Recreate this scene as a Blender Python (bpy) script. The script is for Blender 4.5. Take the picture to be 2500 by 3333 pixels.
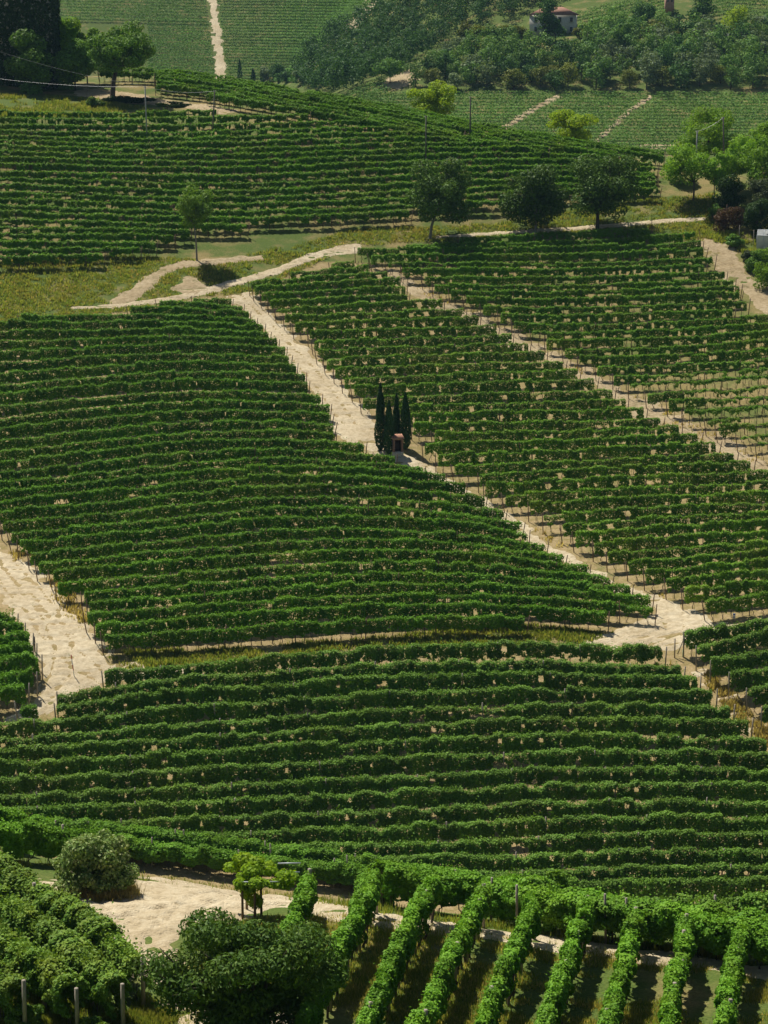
import bpy, math, random
import numpy as np
from mathutils import Vector, Matrix, Quaternion

for o in list(bpy.data.objects): bpy.data.objects.remove(o)
scene = bpy.context.scene
COL = scene.collection
R = math.radians
rng = np.random.default_rng(7)
random.seed(7)

# ------------------------------------------------------------------ camera, light, exposure
CAM_Z = 66.0
F_PX = 7089.0            # focal length in pixels of the 2500 px wide photograph
PITCH = R(-14)
cam = bpy.data.cameras.new('camera')
cam.sensor_fit = 'HORIZONTAL'; cam.sensor_width = 36; cam.lens = F_PX / 2500 * 36
cam.clip_start = 1; cam.clip_end = 6000
camo = bpy.data.objects.new('camera', cam); COL.objects.link(camo)
camo.location = (0, 0, CAM_Z); camo.rotation_euler = (math.pi / 2 + PITCH, 0, 0)
scene.camera = camo

SUN_EL, SUN_AZ = R(55), R(-32)      # azimuth from +Y, negative is towards -X
world = bpy.data.worlds.new('World'); scene.world = world; world.use_nodes = True
wn = world.node_tree.nodes; wl = world.node_tree.links
sky = wn.new('ShaderNodeTexSky'); sky.sky_type = 'NISHITA'; sky.sun_disc = False
sky.sun_elevation = SUN_EL; sky.sun_rotation = SUN_AZ; sky.air_density = 1.0; sky.dust_density = 1.0
wn['Background'].inputs['Strength'].default_value = 0.05
wl.new(sky.outputs[0], wn['Background'].inputs['Color'])
sun = bpy.data.lights.new('sun', 'SUN'); sun.energy = 4.9; sun.angle = R(0.5); sun.color = (1, .95, .85)
suno = bpy.data.objects.new('sun', sun); COL.objects.link(suno)
sdir = Vector((math.sin(SUN_AZ) * math.cos(SUN_EL), math.cos(SUN_AZ) * math.cos(SUN_EL), math.sin(SUN_EL)))
suno.rotation_euler = sdir.to_track_quat('Z', 'Y').to_euler()
scene.view_settings.view_transform = 'Standard'; scene.view_settings.look = 'None'
scene.view_settings.exposure = 0.25; scene.view_settings.gamma = 1.0
cy = scene.cycles
cy.use_denoising = True; cy.max_bounces = 5; cy.diffuse_bounces = 3; cy.glossy_bounces = 1
cy.transmission_bounces = 3; cy.transparent_max_bounces = 4; cy.volume_bounces = 0
cy.use_adaptive_sampling = False

# ------------------------------------------------------------------ helpers: objects
def tag(o, label=None, cat=None, group=None, kind=None):
    if label: o['label'] = label
    if cat: o['category'] = cat
    if group: o['group'] = group
    if kind: o['kind'] = kind
    return o
def empty(name, loc, rz=0):
    o = bpy.data.objects.new(name, None); COL.objects.link(o)
    o.location = loc; o.rotation_euler = (0, 0, rz); o.empty_display_size = .2
    return o
def link(name, mesh, parent=None, loc=None):
    o = bpy.data.objects.new(name, mesh); COL.objects.link(o)
    if parent: o.parent = parent
    if loc is not None: o.location = loc
    return o

class MB:
    """collects quads and triangles, builds one mesh"""
    def __init__(s): s.v = []; s.q = []; s.qm = []; s.t = []; s.tm = []; s.tint = []; s.n = 0
    def add(s, V, Q=None, T=None, mat=0, tint=.5):
        V = np.asarray(V, float).reshape(-1, 3); k = len(V)
        s.v.append(V); s.tint.append(np.broadcast_to(np.asarray(tint, float), (k,)).copy())
        if Q is not None and len(Q): Q = np.asarray(Q).reshape(-1, 4); s.q.append(Q + s.n); s.qm.append(np.full(len(Q), mat))
        if T is not None and len(T): T = np.asarray(T).reshape(-1, 3); s.t.append(T + s.n); s.tm.append(np.full(len(T), mat))
        s.n += k
    def box(s, c, size, mat=0, rot=None, tint=.5):
        b = np.array([[x, y, z] for z in (-.5, .5) for y in (-.5, .5) for x in (-.5, .5)]) * np.asarray(size, float)
        if rot is not None: b = b @ np.array(rot.to_3x3() if hasattr(rot, 'to_3x3') else rot).T
        s.add(b + np.asarray(c, float), [[0, 2, 3, 1], [4, 5, 7, 6], [0, 1, 5, 4], [2, 6, 7, 3], [0, 4, 6, 2], [1, 3, 7, 5]], mat=mat, tint=tint)
    def tube(s, pts, rad, seg=6, mat=0, tint=.5, cap=True):
        pts = np.asarray(pts, float); n = len(pts); rad = np.broadcast_to(np.asarray(rad, float), (n,))
        d = np.gradient(pts, axis=0); d /= np.linalg.norm(d, axis=1, keepdims=True) + 1e-9
        ref = np.where(np.abs(d[:, 2:3]) > .9, [[1., 0, 0]], [[0, 0, 1.]])
        a = np.cross(d, ref); a /= np.linalg.norm(a, axis=1, keepdims=True) + 1e-9
        b = np.cross(d, a); th = np.arange(seg) * 2 * math.pi / seg
        V = pts[:, None] + rad[:, None, None] * (a[:, None] * np.cos(th)[None, :, None] + b[:, None] * np.sin(th)[None, :, None])
        i = np.arange(n - 1)[:, None] * seg; j = np.arange(seg)[None]; j2 = (j + 1) % seg
        Q = np.stack([i + j, i + j2, i + seg + j2, i + seg + j], -1).reshape(-1, 4)
        T = None
        V = V.reshape(-1, 3)
        if cap:
            V = np.vstack([V, pts[:1], pts[-1:]]); m = n * seg
            T = [[(k + 1) % seg, k, m] for k in range(seg)] + [[(n - 1) * seg + k, (n - 1) * seg + (k + 1) % seg, m + 1] for k in range(seg)]
        s.add(V, Q, T, mat, tint)
    def leaves(s, C, N, size, mat=0, tint=None, aspect=.8, fold=.18, droop=0.0):
        C = np.asarray(C, float); n = len(C)
        if not n: return
        N = np.asarray(N, float); N = N / (np.linalg.norm(N, axis=1, keepdims=True) + 1e-9)
        t = rng.normal(size=(n, 3)); t[:, 2] -= droop; t -= (t * N).sum(1, keepdims=True) * N
        t /= np.linalg.norm(t, axis=1, keepdims=True) + 1e-9; b = np.cross(N, t)
        sz = np.broadcast_to(np.asarray(size, float), (n,))[:, None]
        V = np.stack([C - t * sz * .5, C + b * sz * .5 * aspect + N * sz * fold - t * sz * .08, C + t * sz * .5, C - b * sz * .5 * aspect + N * sz * fold - t * sz * .08], 1).reshape(-1, 3)
        if tint is None: tint = rng.random(n)
        s.add(V, np.arange(n * 4).reshape(n, 4), None, mat, np.repeat(tint, 4))
    def mesh(s, name, mats, smooth=False):
        me = bpy.data.meshes.new(name)
        V = np.concatenate(s.v); me.vertices.add(len(V)); me.vertices.foreach_set('co', V.astype(np.float32).ravel())
        q = np.concatenate(s.q) if s.q else np.zeros((0, 4), int); t = np.concatenate(s.t) if s.t else np.zeros((0, 3), int)
        lv = np.concatenate([q.ravel(), t.ravel()]).astype(np.int32)
        me.loops.add(len(lv)); me.loops.foreach_set('vertex_index', lv)
        me.polygons.add(len(q) + len(t))
        ls = np.concatenate([np.arange(len(q)) * 4, len(q) * 4 + np.arange(len(t)) * 3]).astype(np.int32)
        me.polygons.foreach_set('loop_start', ls)
        mi = np.concatenate([np.concatenate(s.qm) if s.qm else np.zeros(0), np.concatenate(s.tm) if s.tm else np.zeros(0)]).astype(np.int32)
        me.polygons.foreach_set('material_index', mi)
        if smooth: me.polygons.foreach_set('use_smooth', np.ones(len(mi), bool))
        a = me.attributes.new('tint', 'FLOAT', 'POINT'); a.data.foreach_set('value', np.concatenate(s.tint).astype(np.float32))
        for m in (mats if isinstance(mats, (list, tuple)) else [mats]): me.materials.append(m)
        me.update(calc_edges=True); me.validate(); return me
    def build(s, name, mats, parent=None, loc=None, smooth=False): return link(name, s.mesh(name, mats, smooth), parent, loc)

def hash2(i, j, k=0):
    h = np.sin(i * 127.1 + j * 311.7 + k * 74.7) * 43758.5453
    return h - np.floor(h)
def vnoise(x, y, k=0):
    i = np.floor(x); j = np.floor(y); a = x - i; b = y - j; a = a * a * (3 - 2 * a); b = b * b * (3 - 2 * b)
    return (hash2(i, j, k) * (1 - a) + hash2(i + 1, j, k) * a) * (1 - b) + (hash2(i, j + 1, k) * (1 - a) + hash2(i + 1, j + 1, k) * a) * b

# ------------------------------------------------------------------ materials
def newmat(name):
    m = bpy.data.materials.new(name); m.use_nodes = True; nt = m.node_tree
    return m, nt, nt.nodes, nt.links, nt.nodes['Principled BSDF']
def ramp(nodes, stops, interp='LINEAR'):
    r = nodes.new('ShaderNodeValToRGB'); cr = r.color_ramp; cr.interpolation = interp
    while len(cr.elements) < len(stops): cr.elements.new(.5)
    for e, (p, c) in zip(cr.elements, stops): e.position = p; e.color = (*c, 1)
    return r
def leafmat(name, dark, mid, light, trans=.21, rough=.55, yellow=(.2, .2, .03), patch=.12, spec=.08):
    m, nt, N, L, P = newmat(name)
    at = N.new('ShaderNodeAttribute'); at.attribute_name = 'tint'
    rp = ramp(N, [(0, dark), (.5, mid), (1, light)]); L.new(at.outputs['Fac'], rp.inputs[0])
    geo = N.new('ShaderNodeNewGeometry')
    nz = N.new('ShaderNodeTexNoise'); nz.inputs['Scale'].default_value = patch; nz.inputs['Detail'].default_value = 3
    L.new(geo.outputs['Position'], nz.inputs['Vector'])
    mr = N.new('ShaderNodeMapRange'); mr.inputs[1].default_value = .5; mr.inputs[2].default_value = .75; mr.inputs[4].default_value = .5
    L.new(nz.outputs[0], mr.inputs[0])
    mx = N.new('ShaderNodeMix'); mx.data_type = 'RGBA'; mx.inputs['B'].default_value = (*yellow, 1)
    L.new(mr.outputs[0], mx.inputs['Factor']); L.new(rp.outputs[0], mx.inputs['A'])
    oi = N.new('ShaderNodeObjectInfo'); hs = N.new('ShaderNodeHueSaturation'); vr = N.new('ShaderNodeMapRange'); vr.inputs[3].default_value = .82; vr.inputs[4].default_value = 1.18
    L.new(oi.outputs['Random'], vr.inputs[0]); L.new(vr.outputs[0], hs.inputs['Value']); L.new(mx.outputs['Result'], hs.inputs['Color'])
    L.new(hs.outputs[0], P.inputs['Base Color']); P.inputs['Roughness'].default_value = rough
    P.inputs['Specular IOR Level'].default_value = spec
    tr = N.new('ShaderNodeBsdfTranslucent')
    h = N.new('ShaderNodeMix'); h.data_type = 'RGBA'; h.blend_type = 'MULTIPLY'; h.inputs['Factor'].default_value = 1
    h.inputs['B'].default_value = (1.5, 1.45, .6, 1); L.new(hs.outputs[0], h.inputs['A']); L.new(h.outputs['Result'], tr.inputs['Color'])
    ms = N.new('ShaderNodeMixShader'); ms.inputs[0].default_value = trans
    L.new(P.outputs[0], ms.inputs[1]); L.new(tr.outputs[0], ms.inputs[2]); L.new(ms.outputs[0], N['Material Output'].inputs['Surface'])
    return m
def plain(name, c1, c2, scale=8, rough=.85, bump=.0, metallic=0.0, stretch=None):
    m, nt, N, L, P = newmat(name)
    tc = N.new('ShaderNodeTexCoord'); nz = N.new('ShaderNodeTexNoise'); nz.inputs['Scale'].default_value = scale; nz.inputs['Detail'].default_value = 5
    if stretch:
        mp = N.new('ShaderNodeMapping'); mp.inputs['Scale'].default_value = stretch; L.new(tc.outputs['Object'], mp.inputs[0]); L.new(mp.outputs[0], nz.inputs['Vector'])
    else: L.new(tc.outputs['Object'], nz.inputs['Vector'])
    rp = ramp(N, [(.3, c1), (.7, c2)]); L.new(nz.outputs[0], rp.inputs[0]); L.new(rp.outputs[0], P.inputs['Base Color'])
    P.inputs['Roughness'].default_value = rough; P.inputs['Metallic'].default_value = metallic
    if bump:
        b = N.new('ShaderNodeBump'); b.inputs['Strength'].default_value = bump; b.inputs['Distance'].default_value = .03
        L.new(nz.outputs[0], b.inputs['Height']); L.new(b.outputs[0], P.inputs['Normal'])
    return m
M = {}
M['vineA'] = leafmat('vine_leaf_deep', (.045, .125, .009), (.085, .215, .014), (.17, .35, .025), yellow=(.2, .30, .03))
M['vineB'] = leafmat('vine_leaf_mid', (.06, .15, .011), (.11, .25, .018), (.21, .38, .032), yellow=(.26, .33, .04))
M['vineC'] = leafmat('vine_leaf_loose', (.05, .135, .01), (.095, .23, .016), (.19, .36, .028), yellow=(.23, .30, .035))
M['vineE'] = leafmat('vine_leaf_pale_tipped', (.048, .125, .014), (.09, .21, .02), (.21, .35, .06), yellow=(.2, .28, .04))
M['vineH'] = leafmat('vine_leaf_fresh', (.055, .145, .010), (.10, .25, .018), (.20, .38, .035), yellow=(.22, .34, .03), patch=.5)
M['vineJ'] = leafmat('vine_leaf_blue_green', (.055, .13, .022), (.10, .21, .03), (.22, .33, .05), yellow=(.27, .3, .04), patch=1.0)
M['lime'] = leafmat('leaf_lime', (.16, .29, .015), (.25, .41, .02), (.35, .5, .035), yellow=(.34, .4, .03), patch=.5, trans=.35)
M['walnut'] = leafmat('leaf_walnut', (0.051, 0.109, 0.018), (0.081, 0.154, 0.025), (0.136, 0.225, 0.039), trans=.16, yellow=(.07, .10, .02), patch=.3)
M['tree'] = leafmat('leaf_broad', (0.073, 0.156, 0.025), (0.125, 0.250, 0.038), (0.208, 0.354, 0.058), yellow=(.12, .15, .025), patch=.3)
M['locust'] = leafmat('leaf_locust', (0.097, 0.206, 0.019), (0.166, 0.318, 0.028), (0.262, 0.414, 0.041), trans=.32, yellow=(.2, .26, .03), patch=.3)
M['yellowgreen'] = leafmat('leaf_yellow_green', (.15, .25, .015), (.23, .34, .02), (.32, .42, .03), trans=.35, yellow=(.3, .33, .04), patch=.4)
M['ash'] = leafmat('leaf_feathery', (0.101, 0.202, 0.026), (0.168, 0.302, 0.041), (0.252, 0.403, 0.059), trans=.3, yellow=(.14, .2, .03), patch=.5)
M['cypress'] = leafmat('leaf_cypress', (0.021, 0.063, 0.012), (0.038, 0.101, 0.021), (0.074, 0.158, 0.033), trans=.12, yellow=(.03, .05, .012), patch=.6)
M['dark'] = leafmat('leaf_dark', (0.018, 0.044, 0.009), (0.031, 0.072, 0.013), (0.058, 0.111, 0.021), trans=.2, yellow=(.035, .06, .012), patch=.3)
M['olive'] = leafmat('leaf_grey_green', (0.065, 0.098, 0.039), (0.111, 0.150, 0.065), (0.169, 0.208, 0.104), trans=.2, yellow=(.1, .12, .05), patch=.3)
M['bushy'] = leafmat('leaf_bramble', (0.103, 0.182, 0.041), (0.193, 0.298, 0.067), (0.466, 0.517, 0.233), trans=.16, yellow=(.16, .15, .06), patch=.9)
M['red'] = leafmat('leaf_red_brown', (.06, .03, .016), (.10, .05, .026), (.12, .10, .03), trans=.2, yellow=(.13, .07, .035), patch=.6)
M['pear'] = leafmat('leaf_fruit_tree', (0.036, 0.082, 0.012), (0.066, 0.134, 0.020), (0.137, 0.219, 0.036), trans=.16, yellow=(.10, .13, .022), patch=.7)
M['wood1'] = leafmat('leaf_wood_green', (0.072, 0.158, 0.036), (0.124, 0.247, 0.054), (0.214, 0.338, 0.080), yellow=(.10, .12, .03), patch=.08, spec=.05)
M['wood2'] = leafmat('leaf_wood_dark', (0.042, 0.105, 0.030), (0.075, 0.168, 0.042), (0.126, 0.241, 0.063), yellow=(.05, .09, .025), patch=.08, spec=.05)
M['wood3'] = leafmat('leaf_wood_silver', (0.101, 0.152, 0.075), (0.169, 0.237, 0.118), (0.254, 0.321, 0.169), yellow=(.12, .15, .07), patch=.08, spec=.05)
M['wood4'] = leafmat('leaf_wood_olive', (0.109, 0.137, 0.025), (0.164, 0.200, 0.036), (0.237, 0.273, 0.055), yellow=(.14, .12, .03), patch=.08, spec=.05)
M['farvine'] = leafmat('far_vine_leaf', (0.080, 0.192, 0.036), (0.135, 0.282, 0.054), (0.225, 0.405, 0.080), yellow=(.09, .14, .03), patch=.03, spec=.05)
M['grass'] = leafmat('grass_blade', (.11, .17, .03), (.18, .23, .045), (.32, .30, .10), trans=.5, yellow=(.3, .24, .09), patch=.35)
M['drygrass'] = leafmat('dry_grass_blade', (.24, .20, .08), (.38, .3, .13), (.5, .4, .2), trans=.5, yellow=(.2, .19, .06), patch=.35)
M['bark'] = plain('bark', (.045, .032, .022), (.11, .085, .06), 14, .95, .6, stretch=(3, 3, .6))
M['palebark'] = plain('pale_bark', (.16, .14, .11), (.30, .27, .22), 9, .9, .5, stretch=(3, 3, .6))
M['post'] = plain('post_wood', (.10, .06, .035), (.22, .14, .085), 12, .9, .4, stretch=(4, 4, .5))
M['greypost'] = plain('post_grey_wood', (.24, .2, .16), (.42, .36, .29), 10, .9, .4, stretch=(5, 5, .5))
M['pole'] = plain('pole_wood', (.09, .075, .06), (.2, .17, .14), 6, .9, .3, stretch=(4, 4, .4))
M['concrete'] = plain('pole_concrete', (.28, .27, .25), (.42, .41, .38), 5, .9, .2)
M['wire'] = plain('wire_metal', (.3, .3, .3), (.45, .45, .45), 3, .5, 0, .6)
M['steel'] = plain('galvanised_steel', (.42, .46, .5), (.58, .62, .66), 9, .5, 0, .15)
M['white'] = plain('white_paint', (.62, .62, .6), (.8, .8, .78), 9, .6)
M['redp'] = plain('red_paint', (.4, .03, .025), (.5, .05, .04), 9, .6)
M['bluep'] = plain('blue_paint', (.03, .09, .35), (.05, .13, .42), 9, .6)
M['greenp'] = plain('green_plastic', (.03, .22, .14), (.05, .3, .2), 9, .6)
M['plaster'] = plain('plaster', (.55, .52, .46), (.7, .68, .63), 3, .9, .2)
M['oldplaster'] = plain('old_plaster', (.42, .38, .3), (.62, .58, .5), 5, .9, .4)
M['brick'] = plain('brick', (.2, .1, .065), (.36, .19, .12), 7, .9, .3)
M['mortar'] = plain('mortar', (.3, .27, .22), (.4, .36, .3), 7, .95, .3)
M['terracotta'] = plain('roof_tile', (.24, .11, .065), (.42, .22, .14), 2.5, .9, .3)
M['shutter'] = plain('shutter_paint', (.05, .05, .05), (.1, .1, .1), 5, .7)
M['pinkwall'] = plain('pink_render', (.42, .22, .16), (.5, .28, .21), 2, .9)
M['darkwood'] = plain('dark_board', (.02, .016, .014), (.05, .04, .032), 9, .8)
def glassmat():
    m, nt, N, L, P = newmat('window_glass'); P.inputs['Base Color'].default_value = (.03, .04, .05, 1); P.inputs['Roughness'].default_value = .08; return m
M['glass'] = glassmat()
def polymat():
    m, nt, N, L, P = newmat('polycarbonate'); tc = N.new('ShaderNodeTexCoord'); w = N.new('ShaderNodeTexNoise'); w.inputs['Scale'].default_value = 1.5
    L.new(tc.outputs['Object'], w.inputs[0]); rp = ramp(N, [(.3, (.42, .44, .42)), (.7, (.6, .62, .6))]); L.new(w.outputs[0], rp.inputs[0]); L.new(rp.outputs[0], P.inputs['Base Color'])
    P.inputs['Roughness'].default_value = .35; tr = N.new('ShaderNodeBsdfTranslucent'); tr.inputs[0].default_value = (.6, .62, .58, 1)
    ms = N.new('ShaderNodeMixShader'); ms.inputs[0].default_value = .4; L.new(P.outputs[0], ms.inputs[1]); L.new(tr.outputs[0], ms.inputs[2]); L.new(ms.outputs[0], N['Material Output'].inputs[0]); return m
M['poly'] = polymat()

def groundmat():
    m, nt, N, L, P = newmat('hillside_ground')
    geo = N.new('ShaderNodeNewGeometry')
    def noise(sc, det=4, rough=.6):
        n = N.new('ShaderNodeTexNoise'); n.inputs['Scale'].default_value = sc; n.inputs['Detail'].default_value = det; n.inputs['Roughness'].default_value = rough
        L.new(geo.outputs['Position'], n.inputs['Vector']); return n
    at = N.new('ShaderNodeAttribute'); at.attribute_name = 'grass'
    n1, n2, n3 = noise(.22), noise(1.3), noise(7, 5)
    soil = ramp(N, [(.25, (.25, .175, .085)), (.5, (.37, .275, .14)), (.78, (.5, .395, .23))]); L.new(n3.outputs[0], soil.inputs[0])
    dry = ramp(N, [(.25, (.17, .135, .05)), (.7, (.33, .26, .11))]); L.new(n3.outputs[0], dry.inputs[0])
    grs = ramp(N, [(.25, (.055, .085, .018)), (.55, (.10, .145, .03)), (.8, (.17, .19, .05))]); L.new(n3.outputs[0], grs.inputs[0])
    def fac(nz, w, lo, hi):
        a = N.new('ShaderNodeMath'); a.operation = 'MULTIPLY_ADD'; a.inputs[1].default_value = w; L.new(nz.outputs[0], a.inputs[0]); L.new(at.outputs['Fac'], a.inputs[2])
        r = N.new('ShaderNodeMapRange'); r.interpolation_type = 'SMOOTHSTEP'; r.inputs[1].default_value = lo; r.inputs[2].default_value = hi; L.new(a.outputs[0], r.inputs[0]); return r
    f1 = fac(n2, 1.0, .62, .92); f2 = fac(n1, 1.1, .88, 1.2)
    m1 = N.new('ShaderNodeMix'); m1.data_type = 'RGBA'; L.new(f1.outputs[0], m1.inputs['Factor']); L.new(soil.outputs[0], m1.inputs['A']); L.new(dry.outputs[0], m1.inputs['B'])
    m2 = N.new('ShaderNodeMix'); m2.data_type = 'RGBA'; L.new(f2.outputs[0], m2.inputs['Factor']); L.new(m1.outputs['Result'], m2.inputs['A']); L.new(grs.outputs[0], m2.inputs['B'])
    L.new(m2.outputs['Result'], P.inputs['Base Color']); P.inputs['Roughness'].default_value = .95; P.inputs['Specular IOR Level'].default_value = .1
    b = N.new('ShaderNodeBump'); b.inputs['Strength'].default_value = .7; b.inputs['Distance'].default_value = .12; L.new(n3.outputs[0], b.inputs['Height']); L.new(b.outputs[0], P.inputs['Normal'])
    return m
M['ground'] = groundmat()
def dirtmat(name, c0, c1, c2, weed=(.2, .19, .07), weedlo=.62):
    m, nt, N, L, P = newmat(name); geo = N.new('ShaderNodeNewGeometry')
    def noise(sc, det=5):
        n = N.new('ShaderNodeTexNoise'); n.inputs['Scale'].default_value = sc; n.inputs['Detail'].default_value = det; n.inputs['Roughness'].default_value = .62
        L.new(geo.outputs['Position'], n.inputs['Vector']); return n
    a, b, c = noise(2.2), noise(.5, 4), noise(9)
    rp = ramp(N, [(.28, c0), (.5, c1), (.72, c2)]); L.new(a.outputs[0], rp.inputs[0])
    mr = N.new('ShaderNodeMapRange'); mr.interpolation_type = 'SMOOTHSTEP'; mr.inputs[1].default_value = weedlo; mr.inputs[2].default_value = weedlo + .16; mr.inputs[4].default_value = .75
    L.new(b.outputs[0], mr.inputs[0])
    mx = N.new('ShaderNodeMix'); mx.data_type = 'RGBA'; mx.inputs['B'].default_value = (*weed, 1); L.new(mr.outputs[0], mx.inputs['Factor']); L.new(rp.outputs[0], mx.inputs['A'])
    d_ = noise(.16, 6); tone = ramp(N, [(.36, (.8, .77, .72)), (.6, (1, 1, 1))]); L.new(d_.outputs[0], tone.inputs[0])
    mt = N.new('ShaderNodeMix'); mt.data_type = 'RGBA'; mt.blend_type = 'MULTIPLY'; mt.inputs['Factor'].default_value = 1; L.new(mx.outputs['Result'], mt.inputs['A']); L.new(tone.outputs[0], mt.inputs['B'])
    L.new(mt.outputs['Result'], P.inputs['Base Color']); P.inputs['Roughness'].default_value = .95; P.inputs['Specular IOR Level'].default_value = .1
    bp = N.new('ShaderNodeBump'); bp.inputs['Strength'].default_value = .9; bp.inputs['Distance'].default_value = .18; L.new(c.outputs[0], bp.inputs['Height']); L.new(bp.outputs[0], P.inputs['Normal'])
    return m
M['sand'] = dirtmat('pale_marl', (.50, .40, .25), (.66, .55, .37), (.77, .67, .48))
M['tan'] = dirtmat('tan_marl', (.36, .27, .155), (.49, .385, .235), (.6, .49, .32), weedlo=.55)

# ------------------------------------------------------------------ terrain (heights fitted to surveyed points, camera at z = 0 here)
def ray(px, py):
    px = np.asarray(px, float); py = np.asarray(py, float); u = (px - 1250) / F_PX; v = (1666.5 - py) / F_PX
    c, s = math.cos(PITCH), math.sin(PITCH); d = np.stack([u, c - s * v, s + c * v], -1)
    return d / np.linalg.norm(d, axis=-1, keepdims=True)
CP = []
def cp(x, y, r): CP.append(tuple(ray(x, y) * r))
for X in (-45, -20, 0, 20, 45):
    for h in (55, 72, 88): CP.append((X, h, -29.9 - .118 * h))
for X in (-45, 0, 45): CP += [(X, 25, -18.5), (X, -5, -2.2), (X, -60, 0)]
for X, h in ((-30, 104), (-18, 98.5), (0, 91), (15, 84), (30, 78)): CP.append((X, h, -30.2 - .118 * h))
for X, h in ((-30, 130), (0, 120), (25, 112)): CP.append((X, h, -59.5))
for X in (-60, -25, 0, 25, 60): CP.append((X, 143, -64.6))
for x, dr in ((-600, 6), (100, 1), (700, -1), (1250, 0), (1800, 1), (2400, 0), (3100, 4)):
    for y, r in ((2600, 174), (2350, 184.5), (2100, 196), (1800, 217), (1500, 241), (1250, 263), (1050, 284), (850, 303), (620, 325), (470, 339)):
        if not (x > 2000 and y < 500): cp(x, y, r + dr)
for a in ((100, 400, 348), (-600, 400, 352), (700, 400, 348), (1250, 410, 347), (-500, 240, 392), (100, 250, 388), (300, 262, 386), (512, 242, 384), (904, 303, 374), (1250, 358, 366),
          (1777, 462, 350), (2154, 522, 343), (2330, 545, 339), (2500, 560, 337), (3000, 600, 336), (450, 300, 370), (200, 290, 374), (100, 330, 360), (600, 335, 363)): cp(*a)
CP += [(-60, 430, -26), (-20, 420, -32), (10, 405, -37), (35, 395, -42), (60, 385, -46), (-90, 440, -26)]
for X in (-160, -80, -20, 30, 80, 160): CP.append((X, 490, -66))
for X in (-140, -70): CP += [(X, 620, -72), (X, 760, -62)]
for x in (1150, 1500, 2000, 2500, 3200):
    for y, r in ((500, 566), (390, 590), (290, 614)): cp(x, y, r + (14 if x == 1150 else 0))
    if x > 1200:
        k = 26 if x == 1500 else 0
        cp(x, 150, 652 + k); cp(x, 0, 697 + k); cp(x, -250, 790 + k)
for x in (-900, -100, 400, 900):
    for y, r in ((260, 826), (120, 860), (0, 894), (-300, 1010)): cp(x, y, r)
for a in ((1080, 200, 735), (1120, 90, 770), (1170, 0, 800), (1170, -220, 880)): cp(*a)
for X in (-420, 0, 420): CP += [(X, 1250, 60), (X, 1600, 75)]
CP += [(-420, 300, -40), (420, 300, -40), (-420, 600, -60), (420, 600, -30), (-250, 120, -60), (250, 120, -60)]
CP = np.array(CP)
A_ = CP[:, :2] / 100.
d2 = ((A_[:, None] - A_[None]) ** 2).sum(-1)
K_ = np.where(d2 > 0, .5 * d2 * np.log(np.maximum(d2, 1e-12)), 0) + np.eye(len(A_)) * 2e-4
Pm = np.c_[np.ones(len(A_)), A_]
W_ = np.linalg.solve(np.block([[K_, Pm], [Pm.T, np.zeros((3, 3))]]), np.r_[CP[:, 2], 0, 0, 0])
GS = 1.5; GX = np.arange(-450, 450.1, GS); GY = np.arange(-60, 1300, GS)
gx, gy = np.meshgrid(GX / 100, GY / 100); gxr, gyr = gx.ravel(), gy.ravel(); ZG = np.zeros(gx.size)
for i in range(0, gx.size, 40000):
    q = (gxr[i:i + 40000, None] - A_[None, :, 0]) ** 2 + (gyr[i:i + 40000, None] - A_[None, :, 1]) ** 2
    ZG[i:i + 40000] = (.5 * q * np.log(np.maximum(q, 1e-12))) @ W_[:-3] + W_[-3] + W_[-2] * gxr[i:i + 40000] + W_[-1] * gyr[i:i + 40000]
ZG = ZG.reshape(gx.shape)
ZG += .5 * (vnoise(gx * 100 / 16, gy * 100 / 16, 1) - .5) + .22 * (vnoise(gx * 100 / 6, gy * 100 / 6, 2) - .5)
def T0(x, y):
    fx = np.clip((x - GX[0]) / GS, 0, len(GX) - 1.001); fy = np.clip((y - GY[0]) / GS, 0, len(GY) - 1.001)
    i = fx.astype(int); j = fy.astype(int); a = fx - i; b = fy - j
    return ZG[j, i] * (1 - a) * (1 - b) + ZG[j, i + 1] * a * (1 - b) + ZG[j + 1, i] * (1 - a) * b + ZG[j + 1, i + 1] * a * b
def T(x, y): return T0(np.asarray(x, float), np.asarray(y, float)) + CAM_Z
TS = 60 * 1.004 ** np.arange(730)
def hit(px, py, h=0.0, rmin=60):
    """where the sight line through a point of the photograph meets the ground (or h metres above it); returned on the ground"""
    d = np.atleast_2d(ray(px, py)); ts = TS[TS >= rmin]
    b = d[:, None, 2] * ts < T0(d[:, None, 0] * ts, d[:, None, 1] * ts) + h
    k = np.where(b.any(1), b.argmax(1), len(ts) - 1); lo = ts[np.maximum(k - 1, 0)]; hi = ts[k]
    for _ in range(12):
        m = (lo + hi) / 2; bb = d[:, 2] * m < T0(d[:, 0] * m, d[:, 1] * m) + h; hi = np.where(bb, m, hi); lo = np.where(bb, lo, m)
    x = d[:, 0] * hi; y = d[:, 1] * hi
    return np.stack([x, y, T(x, y)], -1)
def at(px, py, h=0.0, rmin=60): return Vector(hit([px], [py], h, rmin)[0])
def mpp(p): return (Vector(p) - Vector((0, 0, CAM_Z))).length / F_PX       # metres for one photo pixel there
def project(x, y, z):
    z = z - CAM_Z; c, s = math.cos(PITCH), math.sin(PITCH); dep = y * c + z * s; up = -y * s + z * c
    return 1250 + F_PX * x / dep, 1666.5 - F_PX * up / dep
def inpoly(x, y, P):
    r = np.zeros(np.shape(x), bool); n = len(P)
    for i in range(n):
        x0, y0 = P[i]; x1, y1 = P[(i + 1) % n]
        if y0 == y1: continue
        c = ((y0 > y) != (y1 > y)) & (x < (x1 - x0) * (y - y0) / (y1 - y0) + x0); r ^= c
    return r
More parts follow.
